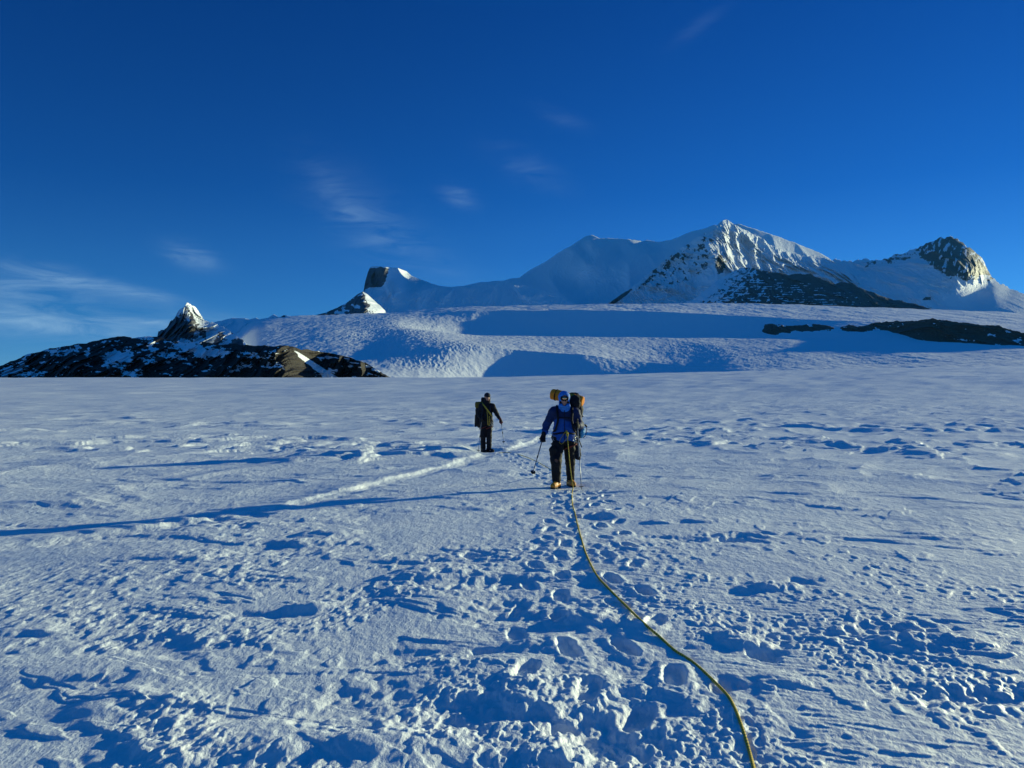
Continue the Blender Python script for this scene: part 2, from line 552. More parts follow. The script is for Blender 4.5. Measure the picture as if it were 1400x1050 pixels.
def build_snowfield():
    # radial rings: pixel-sized near the camera, proportional farther out
    rs = [0.4]
    while rs[-1] < 2.6: rs.append(rs[-1] + 0.05)
    while rs[-1] < R_CREST + 60:
        d = rs[-1]
        rs.append(d + min(max(0.0065, d * d / 1219 * 0.45), 0.0042 * d))
    while rs[-1] < 16000: rs.append(rs[-1] * 1.12)
    rs = np.array(rs)
    th = 0.62
    dense = np.arange(-th, th, 0.00095)
    mid = np.linspace(th, 1.1, 220)
    rest = np.linspace(1.1, 2 * math.pi - 1.1, 260)[1:-1]
    az = np.concatenate([dense, mid, rest, np.linspace(-1.1, -th, 220)[:-1]])
    Rg, Ag = np.meshgrid(rs, az, indexing='ij')
    x = Rg * np.sin(Ag); y = Rg * np.cos(Ag)
    dr = np.gradient(rs)[:, None] * np.ones_like(Ag)
    da = np.abs(np.gradient(np.unwrap(az)))[None, :] * Rg
    dd = np.maximum(dr, np.minimum(da, 2 * dr) * 0.8)
    z = snow_height(x.ravel(), y.ravel(), dd.ravel().astype(np.float32)).reshape(x.shape)
    v = np.stack([x, y, z], -1).reshape(-1, 3)
    f = grid_faces(len(rs), len(az), wrap=True)
    o = make_mesh('snow_ground', v, f, M_SNOW)
    tag(o, 'rippled wind-carved snow field in the foreground, crossed by the rope', 'snow', kind='structure')
    print('snow verts', len(v), len(rs), len(az))


build_snowfield()


# ------------------------------------------------------------------ far terrain
def ridge_line(pts, px):
    p = np.array(pts, float)
    return np.interp(px, p[:, 0], p[:, 1])


def rbf(ctrl):
    """thin-plate surface through (px, row, depth)"""
    c = np.array(ctrl, float); P = c[:, :2] / 100.0; n = len(P)
    def K(A, B):
        d2 = ((A[:, None, :] - B[None]) ** 2).sum(-1)
        return 0.5 * d2 * np.log(d2 + 1e-9)
    A = np.zeros((n + 3, n + 3))
    A[:n, :n] = K(P, P) + np.eye(n) * 1e-3
    A[:n, n] = 1; A[:n, n + 1:] = P; A[n, :n] = 1; A[n + 1:, :n] = P.T
    w = np.linalg.solve(A, np.concatenate([c[:, 2], np.zeros(3)]))
    def f(px, row):
        Q = np.stack([px.ravel(), row.ravel()], -1) / 100.0
        out = np.empty(len(Q))
        for i in range(0, len(Q), 20000):
            q = Q[i:i + 20000]
            out[i:i + 20000] = K(q, P) @ w[:n] + w[n] + q @ w[n + 1:]
        return out.reshape(px.shape)
    return f


def relief(name, ridge, base_row, ctrl, mat, rockfn, n_px, n_v, amp=0, lam=1, oct=5, jag=(0, 10), back=0.15, seed=1, gain=0.55, warp=None, ampf=None):
    """a mountain: front face lofted from its foot to its skyline in real depth, then its far side"""
    ridge = np.array(ridge, float)
    px = np.linspace(ridge[0, 0], ridge[-1, 0], n_px)
    rr = np.interp(px, ridge[:, 0], ridge[:, 1])
    rr = rr + jag[0] * (fbm(px, px * 0 + seed, jag[1], 4, seed + 40, 0.6))
    br = np.maximum(ridge_line(base_row, px), rr + 1.0)
    v = np.linspace(0, 1, n_v) ** 0.9
    PX = px[None, :] * np.ones((n_v, 1))
    ROW = br[None, :] + (rr - br)[None, :] * v[:, None]
    D = rbf(ctrl)(PX, ROW)
    P = at(PX, ROW, D)
    S = P[..., 0]; H = P[..., 2]
    if warp:
        S = S + warp * H
    w1 = fbm(S, H, lam * 1.3, 2, seed + 7) * lam * 0.25
    nn = ridged((S + w1) / 1.0, (H + w1) / 1.7, lam, oct, seed, gain)
    edge = np.minimum(1, (1 - v) * 8)[:, None] * 0.75 + 0.25
    D2 = D - amp * (nn - 0.4) * edge * (ampf(PX, ROW) if ampf else 1)
    P = at(PX, ROW, D2)
    rock = rockfn(PX, ROW, nn, P)
    # far side
    top = P[-1]
    rows = [P]
    rk = [rock]
    depth = D2[-1]
    zb = at(px, br, D2[0])[:, 2].min() - 40
    for k, t in enumerate((0.12, 0.35, 0.7, 1.0)):
        q = top.copy()
        q *= (1 + back * t)
        q[:, 2] = top[:, 2] + (zb - top[:, 2]) * (t ** 1.2)
        rows.append(q[None]); rk.append(rock[-1:])
    # skirt in front, below what is seen
    sk = P[0].copy(); sk[:, 2] = zb
    rows.insert(0, sk[None]); rk.insert(0, rock[:1])
    V = np.concatenate(rows, 0); RK = np.concatenate(rk, 0)
    f = grid_faces(V.shape[0], V.shape[1])
    return make_mesh(name, V.reshape(-1, 3), f, mat, attrs={'rock': RK.ravel()})


def blob(PX, ROW, cx, cy, rx, ry, tilt=0, soft=0.35):
    c, s = math.cos(R(tilt)), math.sin(R(tilt))
    u = ((PX - cx) * c + (ROW - cy) * s) / rx; v = (-(PX - cx) * s + (ROW - cy) * c) / ry
    q = np.sqrt(u * u + v * v)
    return 1 - sstep(1 - soft, 1 + soft, q)


M_GLACIER = rock_snow_material('glacier_snow', (0.07, 0.065, 0.06), (0.12, 0.11, 0.10), 0.12, 2.2, bstr=0.5)
M_HILL = rock_snow_material('dark_rock_and_snow', (0.012, 0.0095, 0.008), (0.028, 0.020, 0.014), 0.22, 3.5)
M_BUTTE = rock_snow_material('butte_rock_and_snow', (0.05, 0.052, 0.06), (0.13, 0.13, 0.14), 0.03, 10)
M_PEAK = rock_snow_material('peak_rock_and_snow', (0.05, 0.05, 0.055), (0.12, 0.112, 0.105), 0.045, 16)
M_DARK = rock_snow_material('banded_dark_rock', (0.028, 0.031, 0.038), (0.075, 0.078, 0.085), 0.03, 8)
M_OUT = rock_snow_material('brown_outcrop_rock', (0.045, 0.030, 0.021), (0.16, 0.10, 0.065), 0.09, 4)


GLAC = {}


def glacier_depth(p, row):
    """depth at which the plateau surface is seen at a photo pixel"""
    j = int(np.argmin(abs(GLAC['px'] - p))); r = GLAC['ROW'][:, j]; d = GLAC['D'][:, j]
    hit = np.where((r[:-1] >= row) & (r[1:] < row))[0]
    return float(d[hit[-1]]) if len(hit) else float(d[-40])


def build_glacier():
    px = np.linspace(250, 1640, 1900)
    def L(rows, ds):
        r = np.array(rows, float); d = np.array(ds, float)
        k = np.exp(-0.5 * (np.arange(-60, 61) * (px[1] - px[0]) / 9.0) ** 2); k /= k.sum()
        sm = lambda a: np.convolve(np.pad(a, 60, mode='edge'), k, mode='valid')
        return sm(np.interp(px, r[:, 0], r[:, 1])), sm(sm(np.interp(px, d[:, 0], d[:, 1])))
    curves = [
        L([(250, 545), (1640, 545)], [(250, 730), (1640, 730)]),
        L([(250, 530), (600, 524), (800, 520), (1000, 514), (1200, 508), (1640, 500)], [(250, 900), (450, 920), (690, 1310), (900, 1310), (1090, 960), (1640, 900)]),
        # top of the lower shaded wall
        L([(250, 500), (400, 488), (500, 487), (560, 479), (610, 474), (640, 474), (700, 478), (800, 485), (850, 493), (950, 502), (1050, 500), (1200, 498), (1400, 492), (1640, 486)],
          [(250, 1280), (560, 1330), (622, 1360), (700, 1430), (900, 1430), (1000, 1250), (1640, 1130)]),
        # rim of the lit band
        L([(250, 535), (315, 490), (345, 463), (450, 458), (520, 455), (560, 450), (600, 453), (650, 458.5), (800, 460.5), (950, 462), (1080, 464), (1150, 471), (1300, 474), (1400, 472), (1640, 470)],
          [(250, 1600), (450, 1650), (560, 1800), (700, 1950), (1000, 1950), (1200, 1600), (1640, 1480)]),
        # hidden floor of the bowl behind the rim
        L([(250, 530), (315, 482), (345, 455), (450, 449), (540, 444), (575, 451), (620, 459), (800, 462.5), (950, 464.0), (1080, 463), (1150, 462), (1300, 465), (1400, 463), (1640, 461)],
          [(250, 1750), (450, 1850), (575, 2000), (700, 2260), (1000, 2260), (1200, 1820), (1640, 1700)]),
        # top of the bowl's shaded wall
        L([(250, 520), (315, 470), (345, 441), (450, 436), (540, 431), (575, 430), (640, 425), (800, 424), (900, 426), (1000, 431), (1100, 437), (1200, 441), (1400, 449), (1640, 448)],
          [(250, 2150), (450, 2250), (575, 2400), (700, 2500), (1000, 2500), (1200, 2250), (1640, 2150)]),
        # skyline of the plateau
        L([(250, 510), (315, 462), (348, 437), (400, 432), (480, 429), (540, 427), (600, 421), (700, 417.5), (850, 415), (1000, 414), (1100, 416), (1200, 420), (1400, 427), (1640, 432)],
          [(250, 2700), (450, 3000), (700, 3300), (1640, 3300)]),
        L([(250, 470), (1640, 470)], [(250, 4500), (600, 4300), (1640, 4300)]),
    ]
    segs = [10, 60, 70, 45, 70, 60, 8]
    rows_d = []; rows_z = []
    for k in range(len(curves) - 1):
        (r0, d0), (r1, d1) = curves[k], curves[k + 1]
        z0 = at(px, r0, d0)[:, 2]; z1 = at(px, r1, d1)[:, 2]
        n = segs[k]
        for i in range(n + (k == len(curves) - 2)):
            t = i / n
            rows_d.append(d0 + (d1 - d0) * t); rows_z.append(z0 + (z1 - z0) * t)
    D = np.array(rows_d); Z = np.array(rows_z)
    for _ in range(3):              # soften the edges between terraces
        Z[1:-1] = 0.25 * Z[:-2] + 0.5 * Z[1:-1] + 0.25 * Z[2:]
    PX = px[None, :] * np.ones((len(D), 1))
    X = (PX - 700) / F * D
    rel = (Z - CAM_H) / D * F
    ROW = 552 - rel
    # broad folds, finer wind ribs, and the crevassed icefall
    Z = Z + 1.2 * fbm(X, D * 0.6, 120, 3, 201) * sstep(900, 1000, D)
    ice = blob(PX, ROW, 585, 472, 105, 34, 14, .5) + 0.5 * blob(PX, ROW, 900, 488, 120, 14, -8, .5) + 0.55 * blob(PX, ROW, 720, 466, 200, 6, 1, .6) + .35 * blob(PX, ROW, 1100, 490, 260, 14, 0, .5)
    ice = np.clip(ice - 1.2 * blob(PX, ROW, 780, 498, 150, 17, 3, .3), 0, 1.1) * (.45 + .75 * sstep(-.3, .4, fbm(X, D * .35, 90, 3, 241)))
    cre = ridged(X * 0.8 + D * 0.15, D * 0.30 - X * .12, 6.5, 4, 211, .75)
    Z = Z + ice * 0.42 * (cre - 0.3)
    Z = Z + 0.5 * fbm(X, D * .4, 16, 3, 221, .6) + 1.6 * fbm(X * .6, D * .25, 55, 4, 251, .6) * sstep(2200, 2600, D)
    V = np.stack([X, D, Z], -1)
    n = fbm(X, D * .5, 30, 3, 231)
    GLAC['px'] = px; GLAC['D'] = D; GLAC['ROW'] = ROW
    rock = 0 * n
    f = grid_faces(*V.shape[:2])
    o = make_mesh('glacier', V.reshape(-1, 3), f, M_GLACIER, attrs={'rock': rock.ravel()})
    tag(o, 'broad stepped snow plateau with shaded hollows and a crevassed band behind the snow field', 'glacier', kind='structure')


build_glacier()


# --- dark rocky hill at the left
def rock_hill(PX, ROW, nn, P):
    n = fbm(PX, ROW * 2.2, 26, 4, 301, .6)
    n2 = fbm(PX * 1.4, ROW * 2.6, 12, 5, 303, .7)
    rk = 1.0 + 0 * PX - .22 * sstep(.2, .7, n2)
    for (cx, cy, rx, ry, t) in [(165, 487, 26, 9, 5), (155, 500, 20, 4, 25), (18, 508, 20, 8, -30), (38, 494, 14, 5, -40), (90, 480, 26, 4, -8),
                                (205, 474, 14, 6, 30), (235, 487, 18, 3.5, 12), (275, 478, 34, 6, 6), (290, 484, 30, 4, -4), (182, 512, 10, 4, -10),
                                (322, 507, 8, 3, 0), (45, 511, 12, 3, -20), (210, 492, 8, 3, 0), (198, 462, 14, 2.6, 3), (250, 470, 20, 3, 0), (352, 487, 18, 2.6, 8), (376, 501, 12, 2.6, 14), (338, 500, 12, 2.2, -6), (372, 480, 10, 2, 4)]:
        rk = rk - 1.1 * blob(PX + 16 * n, ROW + 5 * n2, cx, cy, rx * .9, ry * .85, t, .45) * (1 + .6 * n)
    rk = rk - 0.7 * sstep(.35, .7, fbm(PX, ROW * 2.5, 14, 4, 305, .6)) * sstep(330, 270, PX)
    # snow gully
    gx = 402 + (ROW - 480) * 1.15
    g = sstep(-2.5, 0, PX - gx + n * 3) * sstep(3 + (ROW - 476) * .42, (ROW - 476) * .42, PX - gx)
    rk = rk - 1.6 * g * sstep(478, 483, ROW)
    rk = rk - .9 * sstep(.32, .5, fbm(PX - ROW, ROW * 2, 12, 3, 309)) * sstep(425, 440, PX)
    return np.clip(rk, 0, 1)


o = relief('rocky_hill',
           [(-260, 520), (-120, 513), (-40, 508), (0, 500), (40, 484), (75, 475), (110, 470), (120, 469), (150, 462), (165, 460), (215, 461), (240, 466), (300, 470), (340, 472), (400, 473), (412, 478), (440, 481), (470, 486), (500, 496), (530, 514), (545, 521)],
           [(-260, 536), (560, 532)],
           [(-200, 530, 760), (0, 530, 740), (100, 530, 720), (200, 530, 700), (300, 530, 690), (390, 530, 662), (430, 530, 730), (500, 530, 760), (545, 528, 780),
            (0, 500, 900), (100, 470, 900), (160, 461, 890), (215, 461, 870), (300, 470, 785), (400, 473, 728), (440, 481, 790), (500, 496, 775),
            (100, 500, 765), (200, 495, 745), (300, 500, 722), (360, 495, 706), (390, 495, 688), (425, 500, 755), (-120, 512, 830)],
           M_HILL, rock_hill, 900, 110, amp=24, lam=30, jag=(1.6, 24), back=.25, seed=310,
           ampf=lambda PX, ROW: 0.75 + .25 * sstep(396, 430, PX))
tag(o, 'low dark rocky hill with patches of snow at the left', 'hill', kind='structure')


# --- pinnacle behind it
def rock_pin(PX, ROW, nn, P):
    n = fbm(PX, ROW, 14, 4, 321, .6)
    rk = blob(PX, ROW, 245, 446, 34, 28, 0, .3) * (0.55 + .8 * n) + 0.95 * blob(PX, ROW, 232, 452, 18, 16, -30, .4)
    rk = rk + 0.8 * sstep(.1, .35, n) * sstep(448, 458, ROW)
    rk = rk - 1.3 * blob(PX, ROW, 269, 427, 5, 22, -35, .4)
    return np.clip(rk, 0, 1)


o = relief('rock_pinnacle',
           [(205, 468), (215, 460), (217, 452), (226, 450), (232, 441), (240, 433), (245, 424), (250, 420), (256, 413), (262, 417), (268, 421), (273, 428), (278, 436), (284, 440), (296, 443), (308, 449), (320, 457), (335, 468), (350, 480)],
           [(205, 484), (350, 484)],
           [(210, 478, 1500), (256, 478, 1420), (300, 478, 1420), (350, 484, 1380), (217, 455, 1830), (230, 450, 1740), (240, 433, 1820), (256, 413, 1750), (261, 424, 1735), (266, 436, 1680), (272, 427, 1880), (278, 438, 1800), (245, 448, 1660),
            (288, 441, 1760), (296, 458, 1500), (320, 457, 1500), (345, 470, 1390), (260, 452, 1560)],
           M_BUTTE, rock_pin, 520, 110, amp=46, lam=50, jag=(2.2, 8), back=.2, seed=320, gain=.62,
           ampf=lambda PX, ROW: .2 + .8 * sstep(320, 280, PX))
tag(o, 'sharp rock pinnacle with sunlit snow on its right edge above the dark hill', 'peak', kind='structure')


# --- low snow hump between the pinnacle and the plateau
def rock_hump(PX, ROW, nn, P):
    n = fbm(PX, ROW * 2, 12, 4, 421, .6)
    return np.clip(.75 * blob(PX, ROW, 300, 458, 26, 8, 8, .5) * (.6 + 1.2 * n) + .9 * blob(PX, ROW, 384, 433, 14, 3, -10, .5) * (.7 + n), 0, 1)


o = relief('snow_hump',
           [(262, 452), (280, 443), (296, 440), (308, 437), (320, 434.5), (334, 435), (341, 437), (350, 434), (356, 437), (366, 435), (374, 429.5), (381, 434), (388, 431), (394, 432), (402, 434), (425, 440), (440, 446)],
           [(262, 480), (440, 480)],
           [(262, 478, 2700), (350, 478, 2500), (440, 478, 2300), (262, 452, 3080), (296, 440, 3060), (320, 434, 3100), (330, 440, 2960), (350, 434, 2980), (374, 430, 2950), (402, 434, 2800), (300, 455, 2850), (360, 450, 2740)],
           M_BUTTE, rock_hump, 420, 70, amp=26, lam=90, jag=(.5, 9), back=.1, seed=420)
tag(o, 'low shaded snow hump with a few lit crests right of the rock pinnacle', 'hill', kind='structure')


# --- flat-topped butte with its snow saddle
def rock_butte(PX, ROW, nn, P):
    n = fbm(PX, ROW * 1.5, 16, 4, 331, .6)
    cliff = sstep(496, 500, PX + (ROW - 390) * .2) * sstep(531, 526, PX + (ROW - 380) * .3) * sstep(364.5, 369, ROW + n * 3) * sstep(399, 392, ROW + (PX - 500) * .25 + n * 4)
    bx = (ROW - 396) * -1.75 + 492
    wedge = sstep(-4, 2, PX - bx - 6) * sstep(396, 401, ROW + n * 3) * sstep(4, 0, PX - (493 + (ROW - 400) * .8) + n * 3)
    wedge = wedge * (1 - .75 * sstep(.18, .3, fbm(PX, ROW, 9, 3, 337, .6)))
    rk = np.maximum(cliff * (.95 + .3 * np.sin(ROW * 1.1 + n * 2)), wedge)
    return np.clip(rk, 0, 1)


o = relief('snowy_butte',
           [(400, 446), (430, 431), (446, 427), (470, 417), (488, 403), (497, 398), (499, 386), (503, 372), (506, 365), (512, 364), (530, 365), (545, 366.5), (556, 371), (563, 377.5), (580, 384), (600, 390.5), (616, 392.5), (634, 391), (655, 386), (690, 384), (760, 400), (800, 425)],
           [(400, 450), (800, 450)],
           [(400, 448, 4600), (470, 448, 4480), (530, 448, 4400), (600, 448, 4500), (700, 448, 4560), (800, 448, 4600),
            (446, 427, 5200), (488, 403, 5000), (500, 398, 5000), (500, 372, 5200), (508, 364, 5210), (516, 380, 5080), (530, 382, 4960), (530, 400, 4830), (529, 366, 4980), (531, 375, 4990), (545, 367, 5800), (556, 373, 6250), (542, 375, 5400), (549, 377.5, 5650), (545, 388, 4990), (564, 380, 6000), (575, 393, 5080), (545, 403, 4850), (565, 405, 4900), (590, 405, 4940),
            (600, 391, 5180), (655, 387, 5250), (700, 395, 5150), (520, 425, 4640), (600, 425, 4760), (700, 425, 4800), (493, 412, 4700), (512, 414, 4690), (535, 424, 4640)],
           M_BUTTE, rock_butte, 700, 120, amp=50, lam=160, jag=(.35, 14), back=.2, seed=330)
tag(o, 'flat-topped rock butte with a sunlit snow cap and long snow saddle', 'mountain', kind='structure')


# --- small rock spur with its snow rib, nearer than the butte
def rock_spur(PX, ROW, nn, P):
    n = fbm(PX, ROW, 7, 4, 431, .6)
    div = 494 + (ROW - 399) * .62 + 2.5 * np.sin((ROW - 399) * .35)
    rk = sstep(2, -1.5, PX - div + n * 3) * (1.05 - .8 * sstep(.12, .32, fbm(PX * .7, ROW, 9, 3, 437, .6)))
    return np.clip(rk, 0, 1)


o = relief('rock_spur',
           [(424, 436), (436, 430), (455, 423.5), (466, 418), (480, 411), (490, 403.5), (496, 399), (502, 402), (508, 407), (515, 413.5), (523, 421), (530, 428), (545, 438)],
           [(424, 442), (545, 442)],
           [(424, 440, 3950), (455, 440, 3700), (480, 440, 3500), (505, 440, 3380), (520, 440, 3650), (545, 440, 4050), (455, 424, 4000), (480, 411, 3960), (496, 399, 3920), (500, 408, 3760), (505, 418, 3620), (508, 428, 3480),
            (507, 404, 4080), (514, 414, 3930), (522, 424, 3800), (530, 425, 4050), (480, 428, 3650)],
           M_BUTTE, rock_spur, 420, 90, amp=24, lam=60, jag=(.5, 8), back=.1, seed=430)
tag(o, 'small dark rock spur with a bright snow rib left of the snow saddle', 'rock spur', kind='structure')


# --- broad massif far behind
def rock_massif(PX, ROW, nn, P):
    return np.clip(0.2 * sstep(.3, .8, nn) * 0, 0, 1)


o = relief('snow_massif',
           [(560, 410), (600, 396), (650, 388), (690, 383), (710, 379), (722, 371), (745, 358), (765, 345), (790, 330), (800, 324), (809, 321), (820, 325), (838, 326.5), (860, 327), (878, 330), (884, 328), (896, 331), (915, 329), (940, 319), (975, 308), (1010, 306), (1060, 322), (1120, 345), (1160, 370), (1200, 420)],
           [(560, 440), (1200, 440)],
           [(560, 438, 8900), (700, 438, 8300), (850, 438, 7800), (1000, 438, 7400), (1200, 438, 7400), (650, 388, 10200), (720, 371, 10300), (765, 345, 10300), (809, 321, 11000), (809, 328, 10250), (785, 340, 10050), (880, 329, 10700), (878, 335, 10000), (800, 346, 9950), (800, 353, 9600), (850, 345, 9900), (850, 352, 9500), (790, 396, 8950), (790, 402, 8600), (860, 327, 10300), (915, 329, 10000), (975, 308, 9900),
            (850, 390, 8800), (740, 400, 9000), (700, 410, 9100), (1060, 322, 9900), (1160, 370, 9900), (900, 370, 9100)],
           M_PEAK, rock_massif, 700, 130, amp=90, lam=520, oct=5, jag=(.9, 18), back=.2, seed=340, gain=.4)
tag(o, 'broad rounded snow massif in shade left of the pointed summit', 'mountain', kind='structure')


# --- the pointed main summit
def rock_main(PX, ROW, nn, P):
    n = fbm(PX, ROW * 1.3, 16, 5, 351, .65)
    band = blob(PX, ROW, 940, 345, 75, 7, -36, .6)
    left = blob(PX, ROW, 930, 350, 70, 40, -30, .5) * sstep(986, 970, PX)
    rk = 0.38 * band * (0.15 + 1.7 * fbm(PX, ROW * 1.3, 9, 4, 352, .65)) + 0.72 * left * sstep(.2, .45, fbm(PX + ROW * .8, (ROW - PX * .5) * 1.6, 13, 4, 355, .7))
    edge = blob(PX, ROW, 986, 362, 9, 20, -8, .6)
    rk = rk + 0.8 * edge * sstep(-.1, .25, n)
    rk = rk + .8 * blob(PX, ROW, 846, 408, 22, 3, -35, .5) + .5 * blob(PX, ROW, 905, 366, 50, 2.5, -42, .5)
    return np.clip(rk, 0, 1)


o = relief('summit_peak',
           [(800, 436), (833, 413), (850, 402), (870, 388), (895, 367), (920, 347), (945, 329), (962, 320), (975, 314), (985, 303), (992, 299), (999, 303), (1008, 309), (1016, 313), (1030, 320), (1044, 327), (1052, 334), (1070, 342), (1090, 348), (1112, 351), (1130, 354), (1160, 368), (1200, 395), (1260, 425)],
           [(800, 440), (1260, 440)],
           [(800, 438, 6200), (900, 438, 5900), (985, 438, 5800), (1060, 438, 6400), (1160, 438, 6900), (1260, 438, 7000),
            (850, 402, 6950), (895, 367, 7200), (945, 329, 7400), (992, 299, 7650),
            (978, 325, 7150), (982, 345, 6800), (985, 365, 6500), (988, 380, 6300), (1000, 335, 7500), (1010, 355, 7300), (1015, 320, 7750), (1040, 345, 7850), (1030, 370, 7300), (1060, 360, 7800),
            (1080, 372, 7700), (1052, 334, 8050), (1090, 348, 8300), (1130, 354, 8500), (1200, 395, 7900), (920, 380, 6850), (950, 400, 6450), (960, 350, 6950), (1130, 385, 7400)],
           M_PEAK, rock_main, 900, 200, amp=130, lam=200, oct=6, jag=(1.7, 11), back=.15, seed=350, gain=.6, warp=.35)
tag(o, 'pointed summit with a bright sunlit right face and a rocky shaded left ridge', 'mountain', kind='structure')


# --- right-hand peak
def rock_right(PX, ROW, nn, P):
    n = fbm(PX, ROW * 1.3, 13, 5, 361, .65)
    face = blob(PX, ROW, 1300, 350, 50, 27, 24, .3)
    gul = fbm(PX * 1.5 + ROW * .3, ROW * .55, 9, 4, 366, .6)
    rk = 0.95 * face + .4 * face * n - .7 * face * sstep(.2, .5, gul) - .3 * sstep(.2, .5, np.sin(ROW * .9 + n * 3) * .5 + n)
    r2 = blob(PX, ROW, 1225, 352, 50, 7, -14, .6)
    rk = rk + r2 * (.35 + n)
    rk = rk + 1.0 * blob(PX, ROW, 1342, 360, 12, 26, -18, .4) * sstep(-.1, .25, n)
    rk = rk + .7 * blob(PX, ROW, 1310, 376, 50, 9, 5, .6) * sstep(.15, .4, n) + .9 * blob(PX, ROW, 1268, 408, 16, 3, 0, .5) * sstep(0, .3, n)
    return np.clip(rk, 0, 1)


o = relief('rocky_peak',
           [(1060, 400), (1100, 366), (1120, 356), (1135, 355), (1165, 357), (1180, 354.5), (1190, 356), (1206, 355), (1222, 349), (1240, 345), (1256, 338), (1268, 332), (1280, 327), (1292, 325), (1300, 323), (1308, 324.5), (1312, 330), (1322, 337), (1334, 344), (1342, 352), (1348, 364), (1356, 378), (1366, 387), (1380, 394), (1400, 401), (1450, 412), (1560, 428), (1700, 436)],
           [(1060, 442), (1700, 446)],
           [(1060, 440, 6600), (1200, 440, 6700), (1320, 440, 6500), (1400, 444, 6400), (1560, 444, 6200), (1700, 444, 6100),
            (1100, 366, 8600), (1165, 357, 8700), (1206, 355, 8500), (1256, 338, 8300), (1300, 323, 8250), (1260, 360, 7800), (1300, 350, 7700), (1325, 350, 7700), (1334, 368, 7560), (1318, 336, 8050), (1334, 346, 8120),
            (1349, 367, 8110), (1358, 380, 8030), (1380, 395, 7900), (1350, 390, 7750), (1336, 400, 7450), (1358, 402, 7400), (1385, 408, 7400), (1200, 400, 7500), (1280, 400, 7200), (1400, 416, 7200), (1450, 412, 7800), (1560, 430, 7300), (1150, 390, 7700)],
           M_PEAK, rock_right, 900, 180, amp=70, lam=240, oct=5, jag=(2.4, 10), back=.15, seed=360, gain=.6,
           ampf=lambda PX, ROW: 1 - .9 * np.clip(blob(PX, ROW, 1430, 418, 100, 40, 10, .4) + blob(PX, ROW, 1350, 412, 60, 22, 0, .4), 0, 1))
tag(o, 'rocky pyramid peak with snow slopes at the right', 'mountain', kind='structure')


# --- dark banded ridge in front of the summit
def rock_dark(PX, ROW, nn, P):
    n = fbm(PX, ROW * 2, 20, 4, 371, .6)
    top = np.interp(PX, RDG[:, 0], RDG[:, 1])
    rk = 1.05 - .75 * sstep(1040, 965, PX + (ROW - 390) * 1.2 + n * 14)
    bands = np.sin((ROW - .02 * PX) * 2.0 + 2.5 * n)
    rk = rk - .60 * sstep(.35, 1.1, .75 * bands + 1.2 * fbm(PX * .4, ROW, 6, 4, 377, .7)) * sstep(top + 9, top + 14, ROW) * sstep(1215, 1150, PX)
    rk = rk - .55 * sstep(.1, .5, fbm(PX * 1.2 + ROW, ROW - PX * .4, 9, 4, 378, .65)) * sstep(1130, 1000, PX) - .3 * sstep(.3, .5, fbm(PX, ROW * 1.5, 8, 4, 379, .6)) * sstep(top + 5, top + 9, ROW)
    return np.clip(rk, 0, 1)


RDG = np.array([(900, 428), (925, 417), (945, 411), (970, 392), (985, 381), (1000, 372), (1012, 367), (1026, 365.5), (1040, 369), (1056, 373), (1068, 373), (1078, 376), (1090, 374), (1108, 374.5), (1116, 379), (1128, 383), (1142, 388), (1150, 386), (1165, 387), (1172, 392), (1190, 399), (1208, 405), (1222, 410), (1245, 414), (1268, 421), (1290, 430)], float)
o = relief('banded_rock_ridge', RDG, [(900, 440), (1290, 440)],
           [(900, 438, 5200), (1000, 438, 4900), (1100, 438, 4600), (1200, 438, 4400), (1290, 438, 4300), (940, 412, 5800), (1000, 372, 5850), (1026, 365, 5800), (1080, 376, 5600), (1110, 375, 5500), (1145, 388, 5300), (1170, 390, 5200), (1208, 405, 4950), (1260, 420, 4650),
            (1040, 400, 5200), (1140, 410, 4850), (980, 405, 5350), (1200, 418, 4700)],
           M_DARK, rock_dark, 700, 130, amp=40, lam=130, jag=(1.1, 12), back=.12, seed=370)
tag(o, 'dark rock ridge with horizontal snow bands below the pointed summit', 'ridge', kind='structure')


# --- brown outcrops standing out of the plateau snow
def outcrop(name, top, bot, amp, lam, seed, label, rowsnow=0):
    top = np.array(top, float)
    ctrl = []
    for (p, r) in top[::2]:
        b = np.interp(p, np.array(bot)[:, 0], np.array(bot)[:, 1])
        d = glacier_depth(p, b)
        ctrl += [(p, b + 4, d - 22), (p, b, d - 8), (p, (r + b) / 2, d * 1.012 + 8), (p, r, d * 1.02 + 25)]
    def rk(PX, ROW, nn, P):
        n = fbm(PX, ROW * 2, 14, 4, seed + 3, .6)
        bb = np.interp(PX, np.array(bot)[:, 0], np.array(bot)[:, 1])
        return np.clip(1.1 - .7 * sstep(.6, .75, n) + 0 * bb, 0, 1)
    o = relief(name, top, [(a, b + 4) for a, b in bot], ctrl, M_OUT, rk, int((top[-1, 0] - top[0, 0]) * 2.4), 60, amp=amp, lam=lam, jag=(1.1, 10), back=.05, seed=seed)
    tag(o, label, 'rock outcrop', kind='structure')


outcrop('rock_outcrop',
        [(1146, 450), (1152, 446), (1160, 444), (1172, 446), (1184, 445), (1196, 441), (1210, 440), (1230, 439), (1250, 438.5), (1262, 437), (1275, 435.5), (1288, 437), (1305, 440), (1322, 441), (1338, 444), (1350, 444.5), (1364, 445), (1376, 449), (1392, 453), (1420, 460), (1460, 468), (1500, 474)],
        [(1146, 452), (1175, 453), (1200, 449), (1225, 453), (1245, 460), (1270, 465), (1330, 469), (1400, 472), (1500, 478)], 12, 34, 381,
        'long dark brown rock outcrop in the snow at the far right')
outcrop('rock_outcrop',
        [(1040, 448), (1046, 444), (1052, 442.5), (1064, 443.5), (1076, 445.5), (1090, 445), (1105, 443.5), (1120, 443.5), (1132, 445), (1140, 448)],
        [(1040, 451), (1050, 455), (1075, 454.5), (1100, 453), (1125, 452.5), (1140, 450)], 8, 28, 391,
        'short dark brown rock outcrop left of the long one')


